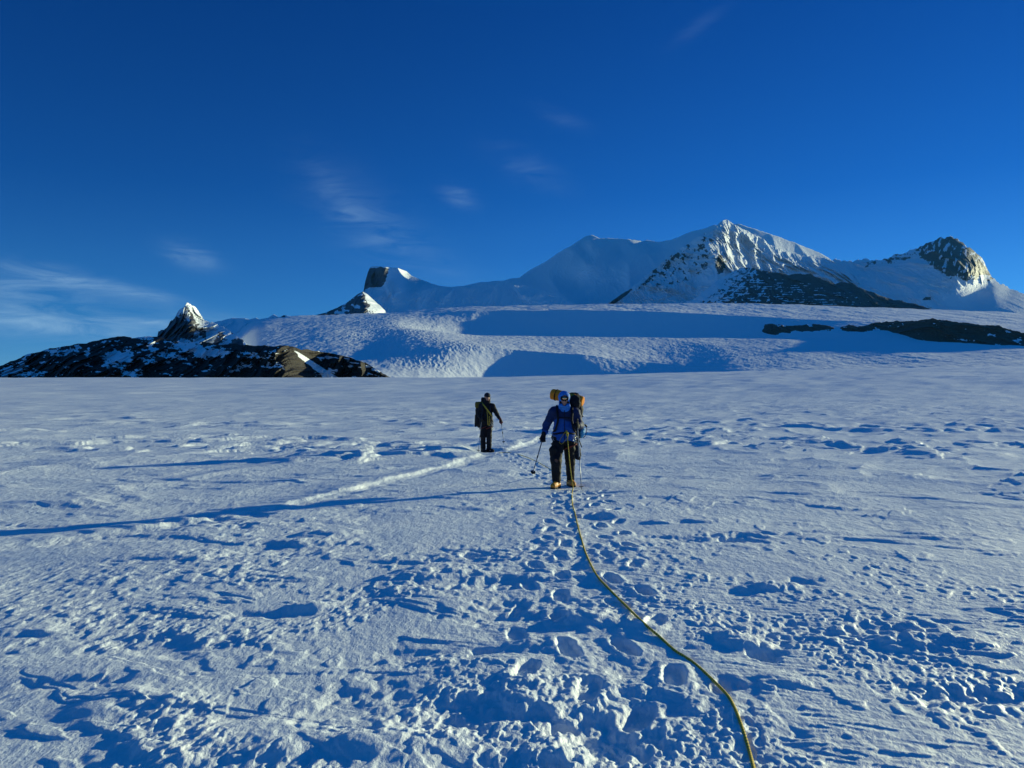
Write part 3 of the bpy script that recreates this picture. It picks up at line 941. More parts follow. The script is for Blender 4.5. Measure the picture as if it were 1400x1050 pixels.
# ------------------------------------------------------------------ sculpting: signed distances meshed with surface nets
def surface_nets(f, lo, hi, res):
    lo = np.array(lo, float); hi = np.array(hi, float)
    n = np.maximum(np.ceil((hi - lo) / res).astype(int) + 1, 3)
    ax = [lo[i] + np.arange(n[i]) * res for i in range(3)]
    P = np.stack(np.meshgrid(*ax, indexing='ij'), -1)
    v = f(P).astype(np.float32)
    c = [v[i:n[0] - 1 + i, j:n[1] - 1 + j, k:n[2] - 1 + k] for i in (0, 1) for j in (0, 1) for k in (0, 1)]
    st = np.stack(c, -1)
    neg = (st < 0).sum(-1)
    act = (neg > 0) & (neg < 8)
    idx = -np.ones(act.shape, int); ids = np.argwhere(act); idx[act] = np.arange(len(ids))
    corners = np.array([(i, j, k) for i in (0, 1) for j in (0, 1) for k in (0, 1)])
    S = st[act]; acc = np.zeros((len(ids), 3)); cnt = np.zeros(len(ids))
    for a in range(8):
        for b in range(a + 1, 8):
            if np.abs(corners[a] - corners[b]).sum() != 1: continue
            m = (S[:, a] < 0) != (S[:, b] < 0)
            t = S[m, a] / (S[m, a] - S[m, b])
            acc[m] += corners[a] + t[:, None] * (corners[b] - corners[a]); cnt[m] += 1
    V = lo + (ids + acc / cnt[:, None]) * res
    faces = []
    for d in range(3):
        u, w = (d + 1) % 3, (d + 2) % 3
        s0 = [slice(1, n[i] - 1) for i in range(3)]; s0[d] = slice(0, n[d] - 1)
        s1 = list(s0); s1[d] = slice(1, n[d])
        A = v[tuple(s0)] < 0; B = v[tuple(s1)] < 0
        e = np.argwhere(A != B); g = e + np.array([0 if i == d else 1 for i in range(3)])
        if not len(g): continue
        flip = A[tuple(e.T)]
        def cell(du, dw):
            q = g.copy(); q[:, u] -= du; q[:, w] -= dw
            return idx[tuple(q.T)]
        q = np.stack([cell(0, 0), cell(1, 0), cell(1, 1), cell(0, 1)], -1)
        q[~flip] = q[~flip][:, ::-1]
        faces.append(q)
    return V, np.concatenate(faces)


def cap(P, a, b, ra, rb, sy=1.0):
    """distance to a tapered limb; sy < 1 flattens it front to back"""
    a = np.array(a, float); b = np.array(b, float); s = np.array([1, 1 / sy, 1])
    d = (b - a)
    t = np.clip(((P - a) @ d) / (d @ d + 1e-12), 0, 1)
    q = (P - a - t[..., None] * d) * s
    return (np.sqrt((q * q).sum(-1)) - (ra + (rb - ra) * t)) * (sy if sy < 1 else 1)


def ell(P, c, r):
    q = (P - np.array(c, float)) / np.array(r, float)
    k = np.sqrt((q * q).sum(-1)); k2 = np.sqrt(((q / np.array(r, float)) ** 2).sum(-1)) + 1e-9
    return k * (k - 1) / k2


def box(P, c, h, r=0.02, M=None):
    q = P - np.array(c, float)
    if M is not None: q = q @ M
    q = np.abs(q) - (np.array(h, float) - r)
    return np.sqrt((np.clip(q, 0, None) ** 2).sum(-1)) + np.minimum(q.max(-1), 0) - r


def un(k, *d):
    r = d[0]
    for e in d[1:]:
        h = np.clip(0.5 + 0.5 * (e - r) / k, 0, 1)
        r = e + (r - e) * h - k * h * (1 - h)
    return r


def wrink(P, amp, lam, seed):
    """cloth folds: soft creases that run round the limb"""
    a = noise2(P[..., 0] / lam + P[..., 1] / lam * .6, P[..., 2] / (lam * .55) + P[..., 1] / lam * .5, seed)
    b = noise2(P[..., 1] / lam * 1.3 + 4, (P[..., 2] + P[..., 0] * .5) / (lam * .4), seed + 1)
    return amp * (a + .6 * b)


def polyline(P, pts, radii, sy=1.0, k=0.03):
    return un(k, *[cap(P, pts[i], pts[i + 1], radii[i], radii[i + 1], sy) for i in range(len(pts) - 1)])


def sculpt(name, f, lo, hi, res, mat, parent, attrs=None):
    V, Fc = surface_nets(f, lo, hi, res)
    at_ = {k: fn(V) for k, fn in attrs.items()} if attrs else None
    return make_mesh(name, V, Fc, mat, parent, attrs=at_)


def tube(name, pts, rad, mat, parent=None, nseg=8, uvlen=False):
    pts = [Vector(p) for p in pts]; n = len(pts)
    rad = [rad] * n if isinstance(rad, (int, float)) else rad
    V = []; U = []; L = 0
    ref = Vector((0.13, 0.21, 0.97)).normalized()
    for i, p in enumerate(pts):
        t = (pts[min(i + 1, n - 1)] - pts[max(i - 1, 0)]).normalized()
        if abs(t.dot(ref)) > .95: r2 = Vector((1, 0, 0))
        else: r2 = ref
        a = t.cross(r2).normalized(); b = t.cross(a)
        if i: L += (p - pts[i - 1]).length
        for j in range(nseg):
            w = 2 * math.pi * j / nseg
            V.append(p + (a * math.cos(w) + b * math.sin(w)) * rad[i]); U.append((L, j / nseg))
    Fc = grid_faces(n, nseg, wrap=True)[:, ::-1]
    V2 = V + [pts[0], pts[-1]]
    caps = [(len(V), j, (j + 1) % nseg, (j + 1) % nseg) for j in range(nseg)]
    me = bpy.data.meshes.new(name)
    o0 = (n - 1) * nseg
    fs = [tuple(int(q) for q in f) for f in Fc] + [(len(V), (j + 1) % nseg, j) for j in range(nseg)] + [(len(V) + 1, o0 + j, o0 + (j + 1) % nseg) for j in range(nseg)]
    me.from_pydata([tuple(v) for v in V2], [], fs)
    me.polygons.foreach_set('use_smooth', [True] * len(fs))
    a = me.attributes.new('along', 'FLOAT', 'POINT'); a.data.foreach_set('value', [u[0] for u in U] + [0, L])
    a = me.attributes.new('around', 'FLOAT', 'POINT'); a.data.foreach_set('value', [min(u[1], 1 - u[1]) * 2 for u in U] + [0, 0])
    if mat: me.materials.append(mat)
    o = bpy.data.objects.new(name, me); COL.objects.link(o)
    if parent: o.parent = parent
    return o


def smooth_path(pts, n=12):
    pts = [np.array(p, float) for p in pts]
    P = [2 * pts[0] - pts[1]] + pts + [2 * pts[-1] - pts[-2]]
    out = []
    for i in range(1, len(P) - 2):
        for t in np.linspace(0, 1, n, endpoint=False):
            p0, p1, p2, p3 = P[i - 1:i + 3]
            out.append(0.5 * ((2 * p1) + (-p0 + p2) * t + (2 * p0 - 5 * p1 + 4 * p2 - p3) * t * t + (-p0 + 3 * p1 - 3 * p2 + p3) * t ** 3))
    out.append(pts[-1])
    return out


def fabric(name, base, rough=0.75, spec=0.25, var=0.25, sc=60):
    m, t, b = principled(name, base, rough, spec)
    n, bp = add_bump(t, b, sc, 0.5, 0.004, detail=3)
    mx = t.nodes.new('ShaderNodeMix'); mx.data_type = 'RGBA'
    n2 = t.nodes.new('ShaderNodeTexNoise'); n2.inputs['Scale'].default_value = 9
    tcn = t.nodes.new('ShaderNodeTexCoord'); t.links.new(tcn.outputs['Object'], n2.inputs['Vector'])
    t.links.new(n2.outputs['Fac'], mx.inputs['Factor'])
    mx.inputs['A'].default_value = (*[c * (1 - var) for c in base], 1)
    mx.inputs['B'].default_value = (*[c * (1 + var) for c in base], 1)
    t.links.new(mx.outputs['Result'], b.inputs['Base Color'])
    return m


def two_tone(name, a, b_, attr, rough=0.7):
    m, t, b = principled(name, a, rough, .25)
    at_ = t.nodes.new('ShaderNodeAttribute'); at_.attribute_name = attr
    mx = t.nodes.new('ShaderNodeMix'); mx.data_type = 'RGBA'
    t.links.new(at_.outputs['Fac'], mx.inputs['Factor'])
    mx.inputs['A'].default_value = (*a, 1); mx.inputs['B'].default_value = (*b_, 1)
    t.links.new(mx.outputs['Result'], b.inputs['Base Color'])
    add_bump(t, b, 60, .4, .004, 3)
    return m


M_SKIN = fabric('weathered_skin', (0.42, 0.20, 0.14), 0.5, .4, .12, 90)
M_BLUE = two_tone('blue_shell', (0.012, 0.085, 0.36), (0.008, 0.022, 0.085), 'yoke')
M_HOOD = fabric('bright_blue_hood', (0.03, 0.20, 0.62), .7, .3)
M_BLACK = fabric('black_cloth', (0.008, 0.008, 0.012))
M_TROUSER = fabric('dark_trouser_cloth', (0.011, 0.010, 0.012))
M_NAVY = fabric('dark_navy_pack_cloth', (0.010, 0.014, 0.028))
M_ORANGE = fabric('orange_foam', (0.72, 0.235, 0.02), .8, .2, .15, 30)
M_OLIVE = fabric('olive_cloth', (0.13, 0.095, 0.012))
M_BOOT = fabric('yellow_boot_leather', (0.66, 0.25, 0.02), .5, .4, .2)
M_SOLE = fabric('black_rubber', (0.015, 0.015, 0.016), .6)
M_LBLUE = fabric('light_blue_cloth', (0.10, 0.38, 0.62))
M_RED = fabric('dark_red_cloth', (0.16, 0.025, 0.02))
M_METAL, _, _ = principled('pole_alloy', (0.30, 0.32, 0.36), .35, .5, .8)
M_POLEBLUE, _, _ = principled('dark_blue_pole', (0.02, 0.06, 0.16), .4, .5, .2)
M_LENS, _, _ = principled('amber_mirror_lens', (0.75, 0.42, 0.22), .08, .8, .9)
M_GREYMETAL, _, _ = principled('crampon_steel', (0.22, 0.22, 0.23), .4, .5, .9)


def rope_material(name, a, b_, twist=42.0):
    m, t, b = principled(name, a, .75, .2)
    al = t.nodes.new('ShaderNodeAttribute'); al.attribute_name = 'along'
    ar = t.nodes.new('ShaderNodeAttribute'); ar.attribute_name = 'around'
    def mt(op, x, y):
        q = t.nodes.new('ShaderNodeMath'); q.operation = op
        for i, v in enumerate((x, y)):
            if isinstance(v, (int, float)): q.inputs[i].default_value = v
            else: t.links.new(v, q.inputs[i])
        return q.outputs[0]
    s = mt('ADD', mt('MULTIPLY', al.outputs['Fac'], twist * 2 * math.pi), mt('MULTIPLY', ar.outputs['Fac'], 3.0))
    s = mt('GREATER_THAN', mt('SINE', s, 0), -0.45)
    mx = t.nodes.new('ShaderNodeMix'); mx.data_type = 'RGBA'
    t.links.new(s, mx.inputs['Factor'])
    mx.inputs['A'].default_value = (*b_, 1); mx.inputs['B'].default_value = (*a, 1)
    t.links.new(mx.outputs['Result'], b.inputs['Base Color'])
    return m


M_ROPE = rope_material('yellow_flecked_rope', (0.74, 0.52, 0.06), (0.07, 0.07, 0.02))
M_SLING = rope_material('tan_cord', (0.42, 0.30, 0.06), (0.10, 0.06, 0.02))


def empty(name, loc, rz=0):
    o = bpy.data.objects.new(name, None); COL.objects.link(o)
    o.location = loc; o.rotation_euler = (0, 0, rz); o.empty_display_size = .2
    return o


def head_sdf(P, c, yaw, pitch=0.0):
    """a head with brow, nose, lips, chin, ears and eye sockets, facing -y then turned"""
    cy_, sy_ = math.cos(yaw), math.sin(yaw); cp, sp = math.cos(pitch), math.sin(pitch)
    M = np.array([[cy_, -sy_, 0], [sy_, cy_, 0], [0, 0, 1]]) @ np.array([[1, 0, 0], [0, cp, -sp], [0, sp, cp]])
    q = (P - np.array(c, float)) @ M
    d = ell(q, (0, .015, .03), (.078, .098, .092))
    d = un(.03, d, ell(q, (0, -.025, -.035), (.060, .070, .075)))
    d = un(.02, d, ell(q, (0, -.072, -.092), (.026, .024, .022)))             # chin
    d = un(.012, d, cap(q, (0, -.092, .008), (0, -.112, -.030), .009, .014))   # nose
    d = un(.012, d, cap(q, (-.014, -.098, -.032), (.014, -.098, -.032), .010, .010))
    d = un(.012, d, cap(q, (-.040, -.078, .030), (.040, -.078, .030), .013, .013))  # brow
    d = un(.006, d, cap(q, (-.020, -.090, -.058), (.020, -.090, -.058), .007, .007))  # lips
    d = un(.006, d, cap(q, (-.017, -.089, -.069), (.017, -.089, -.069), .007, .007))
    for s in (-1, 1):
        d = np.maximum(d, -ell(q, (s * .032, -.100, .010), (.017, .014, .010)))
        d = un(.004, d, ell(q, (s * .032, -.080, .010), (.012, .012, .012)))   # eyeball
        d = un(.01, d, ell(q, (s * .080, .010, 0), (.010, .020, .032)))
    return d


def hand_sdf(P, wrist, fwd, palm_n, r=1.0, curl=1.5):
    """gloved hand closed round a grip: palm, thumb and four separate fingers of unequal length"""
    w = np.array(wrist, float); f = np.array(fwd, float); f /= np.linalg.norm(f)
    n = np.array(palm_n, float); n -= f * (n @ f); n /= np.linalg.norm(n); s = np.cross(f, n)
    d = un(.015, cap(P, w - f * .05, w, .036 * r, .032 * r), cap(P, w + s * .018, w + f * .075 + s * .026, .024 * r, .021 * r),
           cap(P, w - s * .018, w + f * .075 - s * .026, .024 * r, .021 * r))
    for i, (off, L) in enumerate(((.036, .075), (.012, .086), (-.012, .080), (-.036, .062))):
        p = w + f * (.085 - .004 * abs(i - 1)) + s * off; a = 0.25
        segs = [.42, .33, .25]
        for j, g in enumerate(segs):
            a += curl * (.42, .40, .3)[j]
            q = p + (f * math.cos(a) + n * math.sin(a)) * L * g
            d = un(.004, d, cap(P, p, q, .0125 * r, .0115 * r)); p = q
    t0 = w + f * .025 + s * .034
    t1 = t0 + f * .030 + s * .020 + n * .028; t2 = t1 + f * .022 - s * .012 + n * .026
    d = un(.008, d, cap(P, t0, t1, .016 * r, .014 * r), cap(P, t1, t2, .014 * r, .012 * r))
    return d


def boot(parent, ankle, toe_dir, size=.30, name='boot', crampon=True):
    """double mountaineering boot with a black sole and steel points"""
    a = np.array(ankle, float); t = np.array([toe_dir[0], toe_dir[1], 0.]); t /= np.linalg.norm(t); s = np.array([-t[1], t[0], 0])
    heel = np.array([a[0], a[1], 0]) - t * .075
    toe = heel + t * (size - .05)
    def up(z, p): return np.array([p[0], p[1], z])
    def f(P):
        d = un(.03, cap(P, up(.055, heel), up(.055, toe), .048, .045), cap(P, up(.07, heel + t * .02), up(.18, a), .055, .060),
               cap(P, up(.10, heel + t * .09), up(.065, toe - t * .02), .05, .04))
        d = un(.02, d, ell(P, up(.055, heel + t * .19), (.055, .055, .042)))
        d = d - .0018 * np.sin(P[..., 2] * 190)
        return np.maximum(d, .028 - P[..., 2])
    ctr = (heel + toe) / 2
    lo = np.minimum(heel, toe) - .11; hi = np.maximum(heel, toe) + .11; lo[2] = 0.0; hi[2] = .27
    o = sculpt(name, f, lo, hi, .0085, M_BOOT, parent)
    def g(P):
        d = un(.02, cap(P, up(.03, heel), up(.03, toe), .054, .050), ell(P, up(.03, heel + t * .19), (.060, .060, .04)))
        return np.maximum(np.maximum(d, P[..., 2] - .034), .004 - P[..., 2])
    so_ = sculpt('sole', g, lo, hi, .0085, M_SOLE, o)
    if crampon:
        for k, (u, v) in enumerate([(.02, .045), (.02, -.045), (.12, .05), (.12, -.05), (.20, .05), (.20, -.05)]):
            p = heel + t * u + s * v
            tube('crampon_point', [up(.02, p), up(-.018, p + s * .004 * np.sign(v))], [.007, .002], M_GREYMETAL, o, 6)
        tube('crampon_strap', [up(.075, heel - t * .05), up(.10, heel + t * .03 + s * .062), up(.095, heel + t * .12 + s * .058), up(.10, heel + t * .13), up(.095, heel + t * .12 - s * .058), up(.10, heel + t * .03 - s * .062), up(.075, heel - t * .05)], .006, M_SOLE, o, 6)
    return o


def pole(name, top, tip, mat, label, group=None, glove_h=.12, shaft=.009):
    """trekking pole: foam grip, wrist strap, two-section shaft, basket and tip"""
    top = Vector(top); tip = Vector(tip)
    e = empty(name, tip)
    tag(e, label, 'trekking pole', group)
    L = lambda p: tuple(Vector(p) - tip)
    d = (tip - top).normalized()
    tube('grip', [L(top + d * q) for q in (0, .01, .03, .09, .14, .16)], [.010, .019, .016, .017, .015, .013], M_SOLE, e, 10)
    n = (tip - top).length
    tube('shaft', [L(top + d * .15), L(top + d * n * .55), L(top + d * (n * .55 + .01)), L(tip - d * .05)], [shaft, shaft, shaft * .8, shaft * .7], mat, e, 8)
    tube('lock', [L(top + d * (n * .55 - .03)), L(top + d * (n * .55 + .03))], [.013, .013], M_SOLE, e, 8)
    a = d.cross(Vector((0, 1, 0.2))).normalized(); b = d.cross(a)
    c = tip - d * .075
    tube('basket', [L(c + d * .004), L(c - d * .006)], [.048, .040], M_SOLE, e, 14)
    tube('tip', [L(tip - d * .055), L(tip)], [.007, .003], M_GREYMETAL, e, 8)
    sp = [L(top + d * .015 + a * .02 * math.sin(w) * 1.2 + d * .09 * (1 - math.cos(w)) + b * .025 * math.sin(w)) for w in np.linspace(0, 2 * math.pi, 14)]
    tube('wrist_strap', sp, .004, M_SOLE, e, 6)
    return e


# ---------------------------------------------------------------- the front climber
FX, FY = 0.95, 14.5
FZ = float(ground_z(FX, FY)[0])


def front_climber():
    e = None
    Rr = 0.0133
    X = lambda px: (px - 770) * Rr
    Zz = lambda row: (667 - row) * Rr
    head = np.array([X(769.5), -.10, Zz(546.5)])
    neck = np.array([.0, -.02, 1.45])
    shL = np.array([-.195, .0, 1.37]); shR = np.array([.20, .01, 1.36])
    elL = np.array([-.325, .04, 1.13]); haL = np.array([-.385, -.08, .93])
    elR = np.array([.29, .02, 1.12]); haR = np.array([.225, -.24, 1.13])
    hipL = np.array([-.095, .01, .90]); hipR = np.array([.085, .02, .90])
    knL = np.array([-.165, -.22, .50]); knR = np.array([.105, .03, .48])
    anL = np.array([-.15, -.15, .12]); anR = np.array([.125, .19, .12])

    def body(P):
        d = un(.05, cap(P, (0, 0, 1.33), (0, .01, 1.0), .15, .125, .68), cap(P, hipL, hipR, .12, .12, .8), cap(P, shL, shR, .055, .055))
        d = un(.03, d, cap(P, neck - [0, 0, .05], head + [0, .03, -.06], .06, .052))
        d = un(.03, d, polyline(P, [shL, elL, haL], [.052, .038, .027]), polyline(P, [shR, elR, haR], [.052, .038, .027]))
        d = un(.03, d, polyline(P, [hipL, knL, anL], [.09, .058, .04]), polyline(P, [hipR, knR, anR], [.09, .058, .04]))
        for s, an in ((-1, anL), (1, anR)):
            d = un(.03, d, cap(P, (an[0], an[1] + .03, .06), (an[0] + (-.06 if s < 0 else .01), an[1] - .12, .06), .035, .028))
        return un(.012, d, head_sdf(P, head, -.06, .12))
    p = sculpt('person', body, (-.55, -.45, 0), (.45, .30, 1.78), .0125, M_SKIN, None)
    p.location = (FX, FY, FZ)
    tag(p, 'climber in blue jacket and blue hood with goggles, walking towards the camera', 'person')

    def jacket(P):
        d = un(.05, cap(P, (0, .01, 1.32), (-.005, .005, 1.02), .195, .185, .74), cap(P, (0, 0, 1.0), (-.01, 0, .90), .195, .212, .78), cap(P, shL, shR, .085, .085))
        d = un(.035, d, polyline(P, [shL, elL, haL + [.02, .04, .05]], [.088, .070, .050]), polyline(P, [shR, elR, haR + [.02, .05, 0]], [.088, .070, .050]))
        d = un(.02, d, cap(P, neck - [0, 0, .06], neck + [0, -.02, .035], .095, .085))
        d = d + wrink(P, .008, .11, 501)
        # puffed hem and cuffs
        return np.maximum(d, (.835 + .02 * np.sin(P[..., 0] * 22)) - P[..., 2])
    yoke = lambda V: np.clip(sstep(1.20, 1.25, V[:, 2] + .03 * np.sin(V[:, 0] * 18)) + sstep(.215, .25, V[:, 0]) * (V[:, 2] < 1.3) * .6 + sstep(.17, .20, np.abs(V[:, 0] + .02)) * sstep(1.0, 1.05, V[:, 2]) * .8, 0, 1)
    jk = sculpt('jacket', jacket, (-.55, -.45, .78), (.48, .32, 1.58), .0115, M_BLUE, p, {'yoke': yoke})
    tube('zip', [(-.005, -.168, 1.40), (-.006, -.168, 1.2), (-.008, -.158, 1.0), (-.01, -.178, .87)], .006, M_BLACK, jk, 6)

    def trousers(P):
        d = un(.04, cap(P, hipL + [0, 0, .03], hipR + [0, 0, .03], .135, .135, .85),
               polyline(P, [hipL, knL, anL + [0, 0, .03]], [.118, .098, .078]), polyline(P, [hipR, knR, anR + [0, 0, .03]], [.115, .088, .074]))
        d = un(.03, d, ell(P, knL + [-.055, .0, .17], (.065, .07, .11)))          # bulging thigh pocket
        d = d + wrink(P, .009, .12, 511)
        return np.maximum(d, .085 + .012 * np.sin(P[..., 0] * 40) - P[..., 2])
    sculpt('trousers', trousers, (-.40, -.32, .05), (.36, .30, 1.08), .012, M_TROUSER, p)
    boot(p, anL + [0, 0, -.02], (-.45, -1.0))
    boot(p, anR + [0, 0, -.02], (.25, -1.0))

    def hood(P):
        q = P - head
        d = un(.03, ell(P, head + [0, .02, .035], (.108, .125, .118)), cap(P, head + [0, .03, -.07], neck + [0, -.01, -.02], .098, .115))
        inner = un(.02, ell(P, head + [.004, -.10, -.015], (.066, .10, .088)), ell(P, head + [0, -.09, -.075], (.05, .07, .05)))
        d = un(.02, d, cap(P, head + [-.075, -.055, -.12], head + [.075, -.055, -.12], .035, .035))
        d = np.maximum(d, -inner)
        return d + wrink(P, .004, .07, 521)
    hd = sculpt('hood', hood, head - [.16, .19, .27], head + [.16, .19, .19], .0085, M_HOOD, p)

    def goggles(P):
        d = box(P, head + [.0, -.088, .012], (.074, .028, .034), .022)
        return d
    g = sculpt('goggles', goggles, head + [-.1, -.15, -.05], head + [.1, -.02, .07], .006, M_BLACK, p)
    def lens(P):
        return np.maximum(ell(P, head + [0, -.060, .012], (.080, .066, .040)), P[..., 1] - (head[1] - .104))
    sculpt('lens', lens, head + [-.09, -.15, -.05], head + [.09, -.05, .07], .005, M_LENS, g)
    def mask(P):
        return un(.02, ell(P, head + [0, -.080, -.030], (.044, .036, .018)), cap(P, head + [-.06, -.03, -.06], head + [.06, -.03, -.06], .03, .03)) + wrink(P, .003, .04, 530)
    sculpt('face_mask', mask, head + [-.1, -.14, -.1], head + [.1, .03, .0], .006, M_BLACK, p)

    # gloves closed round the pole grips
    gl = lambda w, f, n: (lambda P: hand_sdf(P, w, f, n, 1.12))
    sculpt('glove', gl(haL, (-.12, -.25, -1), (.1, -1, .3)), haL + [-.13, -.17, -.19], haL + [.13, .12, .12], .006, M_BLACK, p)
    sculpt('glove', gl(haR, (-.25, -1, .15), (-.7, 0, -.7)), haR + [-.16, -.20, -.14], haR + [.14, .12, .14], .006, M_BLACK, p)

    # harness: waist belt, leg loops, gear loops with hardware
    bel = [(.20 * math.cos(w) - .005, .158 * math.sin(w), .985 + .012 * math.sin(3 * w)) for w in np.linspace(0, 2 * math.pi, 30)]
    hz = empty('harness', (0, 0, 0)); hz.parent = p
    tube('waist_belt', bel, .017, M_BLACK, hz, 8)
    for (c0, kx, sgn) in ((hipL, -.105, -1), (hipR, .095, 1)):
        tube('leg_loop', [(kx + .128 * math.cos(w), .0 + .128 * math.sin(w), .74 + .05 * sgn * math.cos(w)) for w in np.linspace(0, 2 * math.pi, 24)], .014, M_RED if sgn > 0 else M_BLACK, hz, 6)
    for k, (xx, zz_) in enumerate([(.20, .90), (.22, .86), (.17, .88), (-.19, .90)]):
        tube('carabiner', [(xx + .022 * math.cos(w), -.10, zz_ + .045 * math.sin(w)) for w in np.linspace(0, 2 * math.pi, 14)], .0055, M_METAL, hz, 6)
    tube('cord_loop', smooth_path([(.03, -.19, 1.05), (-.06, -.20, .92), (-.10, -.19, .83), (-.05, -.20, .80), (.03, -.20, .90)], 8), .006, M_SLING, hz, 6)
    tube('knot', [(.03, -.21, 1.03), (.035, -.215, 1.0), (.04, -.215, .96), (.045, -.21, .93)], [.012, .024, .024, .012], M_ROPE, hz, 8)
    # pack straps over the shoulders
    for sx in (-1, 1):
        tube('shoulder_strap', smooth_path([(sx * .12, .12, 1.42), (sx * .135, .0, 1.475), (sx * .135, -.13, 1.36), (sx * .125, -.168, 1.22), (sx * .165, -.13, 1.06), (sx * .20, -.01, 1.0)], 8), .021, M_BLACK, p, 8)
    tube('chest_strap', [(-.13, -.17, 1.26), (-.05, -.185, 1.265), (.05, -.185, 1.265), (.13, -.17, 1.26)], .011, M_BLACK, p, 6)

    # backpack (rests on the back: its own thing)
    b = empty('backpack', (FX + .13, FY + .28, FZ + 1.02)); b.rotation_euler = (0, R(8), 0)
    tag(b, 'tall navy backpack with a light blue pouch on the climber in blue', 'backpack')
    def pack(P):
        d = un(.04, box(P, (.0, .06, .13), (.19, .15, .40), .11), box(P, (.02, .10, -.22), (.17, .12, .16), .09))
        d = d + wrink(P, .010, .16, 541)
        return d
    sculpt('main_bag', pack, (-.28, -.16, -.46), (.28, .30, .58), .014, M_NAVY, b)
    def lid(P):
        return un(.03, box(P, (-.02, .0, .55), (.135, .14, .10), .08), box(P, (-.02, .0, .64), (.10, .11, .07), .06), ell(P, (.0, -.20, .53), (.115, .12, .14))) + wrink(P, .009, .10, 551)
    sculpt('lid', lid, (-.22, -.36, .34), (.24, .22, .78), .012, M_BLACK, b)
    for k in range(3):
        tube('side_strap', smooth_path([(.18, -.07, .30 - k * .2), (.205, .06, .29 - k * .2), (.18, .18, .30 - k * .2)], 6), .009, M_BLACK, b, 6)
    def pouch(P):
        return un(.02, ell(P, (.215, -.04, -.02), (.045, .06, .085)), ell(P, (.235, -.03, .05), (.022, .03, .05))) + wrink(P, .006, .06, 556)
    sculpt('side_pouch', pouch, (.12, -.15, -.15), (.32, .08, .14), .009, M_LBLUE, b)
    tube('loose_strap', smooth_path([(.22, -.03, .16), (.27, -.06, .13), (.295, -.05, .06), (.285, -.05, -.04), (.25, -.05, -.10)], 8), .006, M_BLACK, b, 6)
    tube('buckle', [(.25, -.06, .15), (.285, -.065, .11)], [.018, .016], M_SOLE, b, 6)
    tube('hip_strap', smooth_path([(.17, -.05, -.13), (.20, -.16, -.20), (.24, -.14, -.27)], 6), .010, M_BLACK, b, 6)

    # rolled orange mat carried across the top of the pack
    m = empty('sleeping_mat', (FX + .02, FY + .36, FZ + 1.63))
    tag(m, 'orange rolled sleeping mat strapped across the blue climber\'s backpack, ends showing beside the head', 'sleeping mat')
    A = np.array([-.235, 0, .075]); B = np.array([.335, -.26, -.075]); dd = (B - A); LL = np.linalg.norm(dd); u = dd / LL
    def roll(P):
        q = P - A; t = q @ u; rad = np.sqrt(np.clip((q * q).sum(-1) - t * t, 0, None))
        sag = .098 + .006 * np.sin(np.arctan2(q[..., 2], q[..., 1]) * 3) + .004 * noise2(P[..., 0] * 14, P[..., 2] * 14, 560)
        q1 = rad - sag; q2 = np.abs(t - LL / 2) - LL / 2
        return np.sqrt(np.clip(q1 + .03, 0, None) ** 2 + np.clip(q2 + .03, 0, None) ** 2) - .03 + np.minimum(np.maximum(q1, q2) + .03, 0)
    sculpt('foam_roll', roll, (-.38, -.42, -.21), (.48, .18, .23), .010, M_ORANGE, m)
    for tt in (.16, .80):
        c = A + dd * tt
        v1 = np.cross(u, (0, 1, 0)); v1 /= np.linalg.norm(v1); v2 = np.cross(u, v1)
        tube('mat_strap', [c + (v1 * math.cos(w) + v2 * math.sin(w)) * .103 for w in np.linspace(0, 2 * math.pi, 20)], .009, M_BLACK, m, 6)

    # dark bag hanging low from the pack
    s_ = empty('stuff_sack', (FX + .215, FY + .10, FZ + .52))
    tag(s_, 'small dark bag hanging beside the blue climber\'s thigh', 'bag')
    def sack(P):
        return un(.04, ell(P, (.02, 0, .12), (.075, .07, .13)), ell(P, (.045, .0, .04), (.055, .05, .075)), cap(P, (-.02, 0, .30), (0, 0, .2), .03, .06)) + wrink(P, .010, .08, 571)
    sculpt('sack', sack, (-.12, -.13, -.07), (.17, .13, .38), .010, M_NAVY, s_)
    tube('drawstring', smooth_path([(-.02, 0, .30), (-.01, -.02, .38), (0, .0, .46), (.0, .05, .52)], 6), .006, M_BLACK, s_, 6)
    tube('red_tape', smooth_path([(-.03, -.05, .34), (-.045, -.07, .22), (-.03, -.075, .08)], 6), .010, M_RED, s_, 6)

    w = lambda v: (FX + v[0], FY + v[1], FZ + v[2])
    tipy = .75
    pole('trekking_pole', w((-.368, -.135, .985)), w((-.40 - .16, tipy, .17)), M_POLEBLUE, 'dark blue trekking pole swung back from the hand at the left of the blue climber', shaft=.0115)
    bz = float(ground_z(FX + .28, FY - .35)[0])
    pole('trekking_pole', w((.205, -.335, 1.25)), (FX + .275, FY - .42, bz - .02), M_METAL, 'grey trekking pole planted upright in front of the blue climber\'s right-hand side', shaft=.0105)
    return p


front_climber()


# ---------------------------------------------------------------- the rear climber
BX, BY = -0.79, 24.6
BZ = float(ground_z(BX, BY)[0])


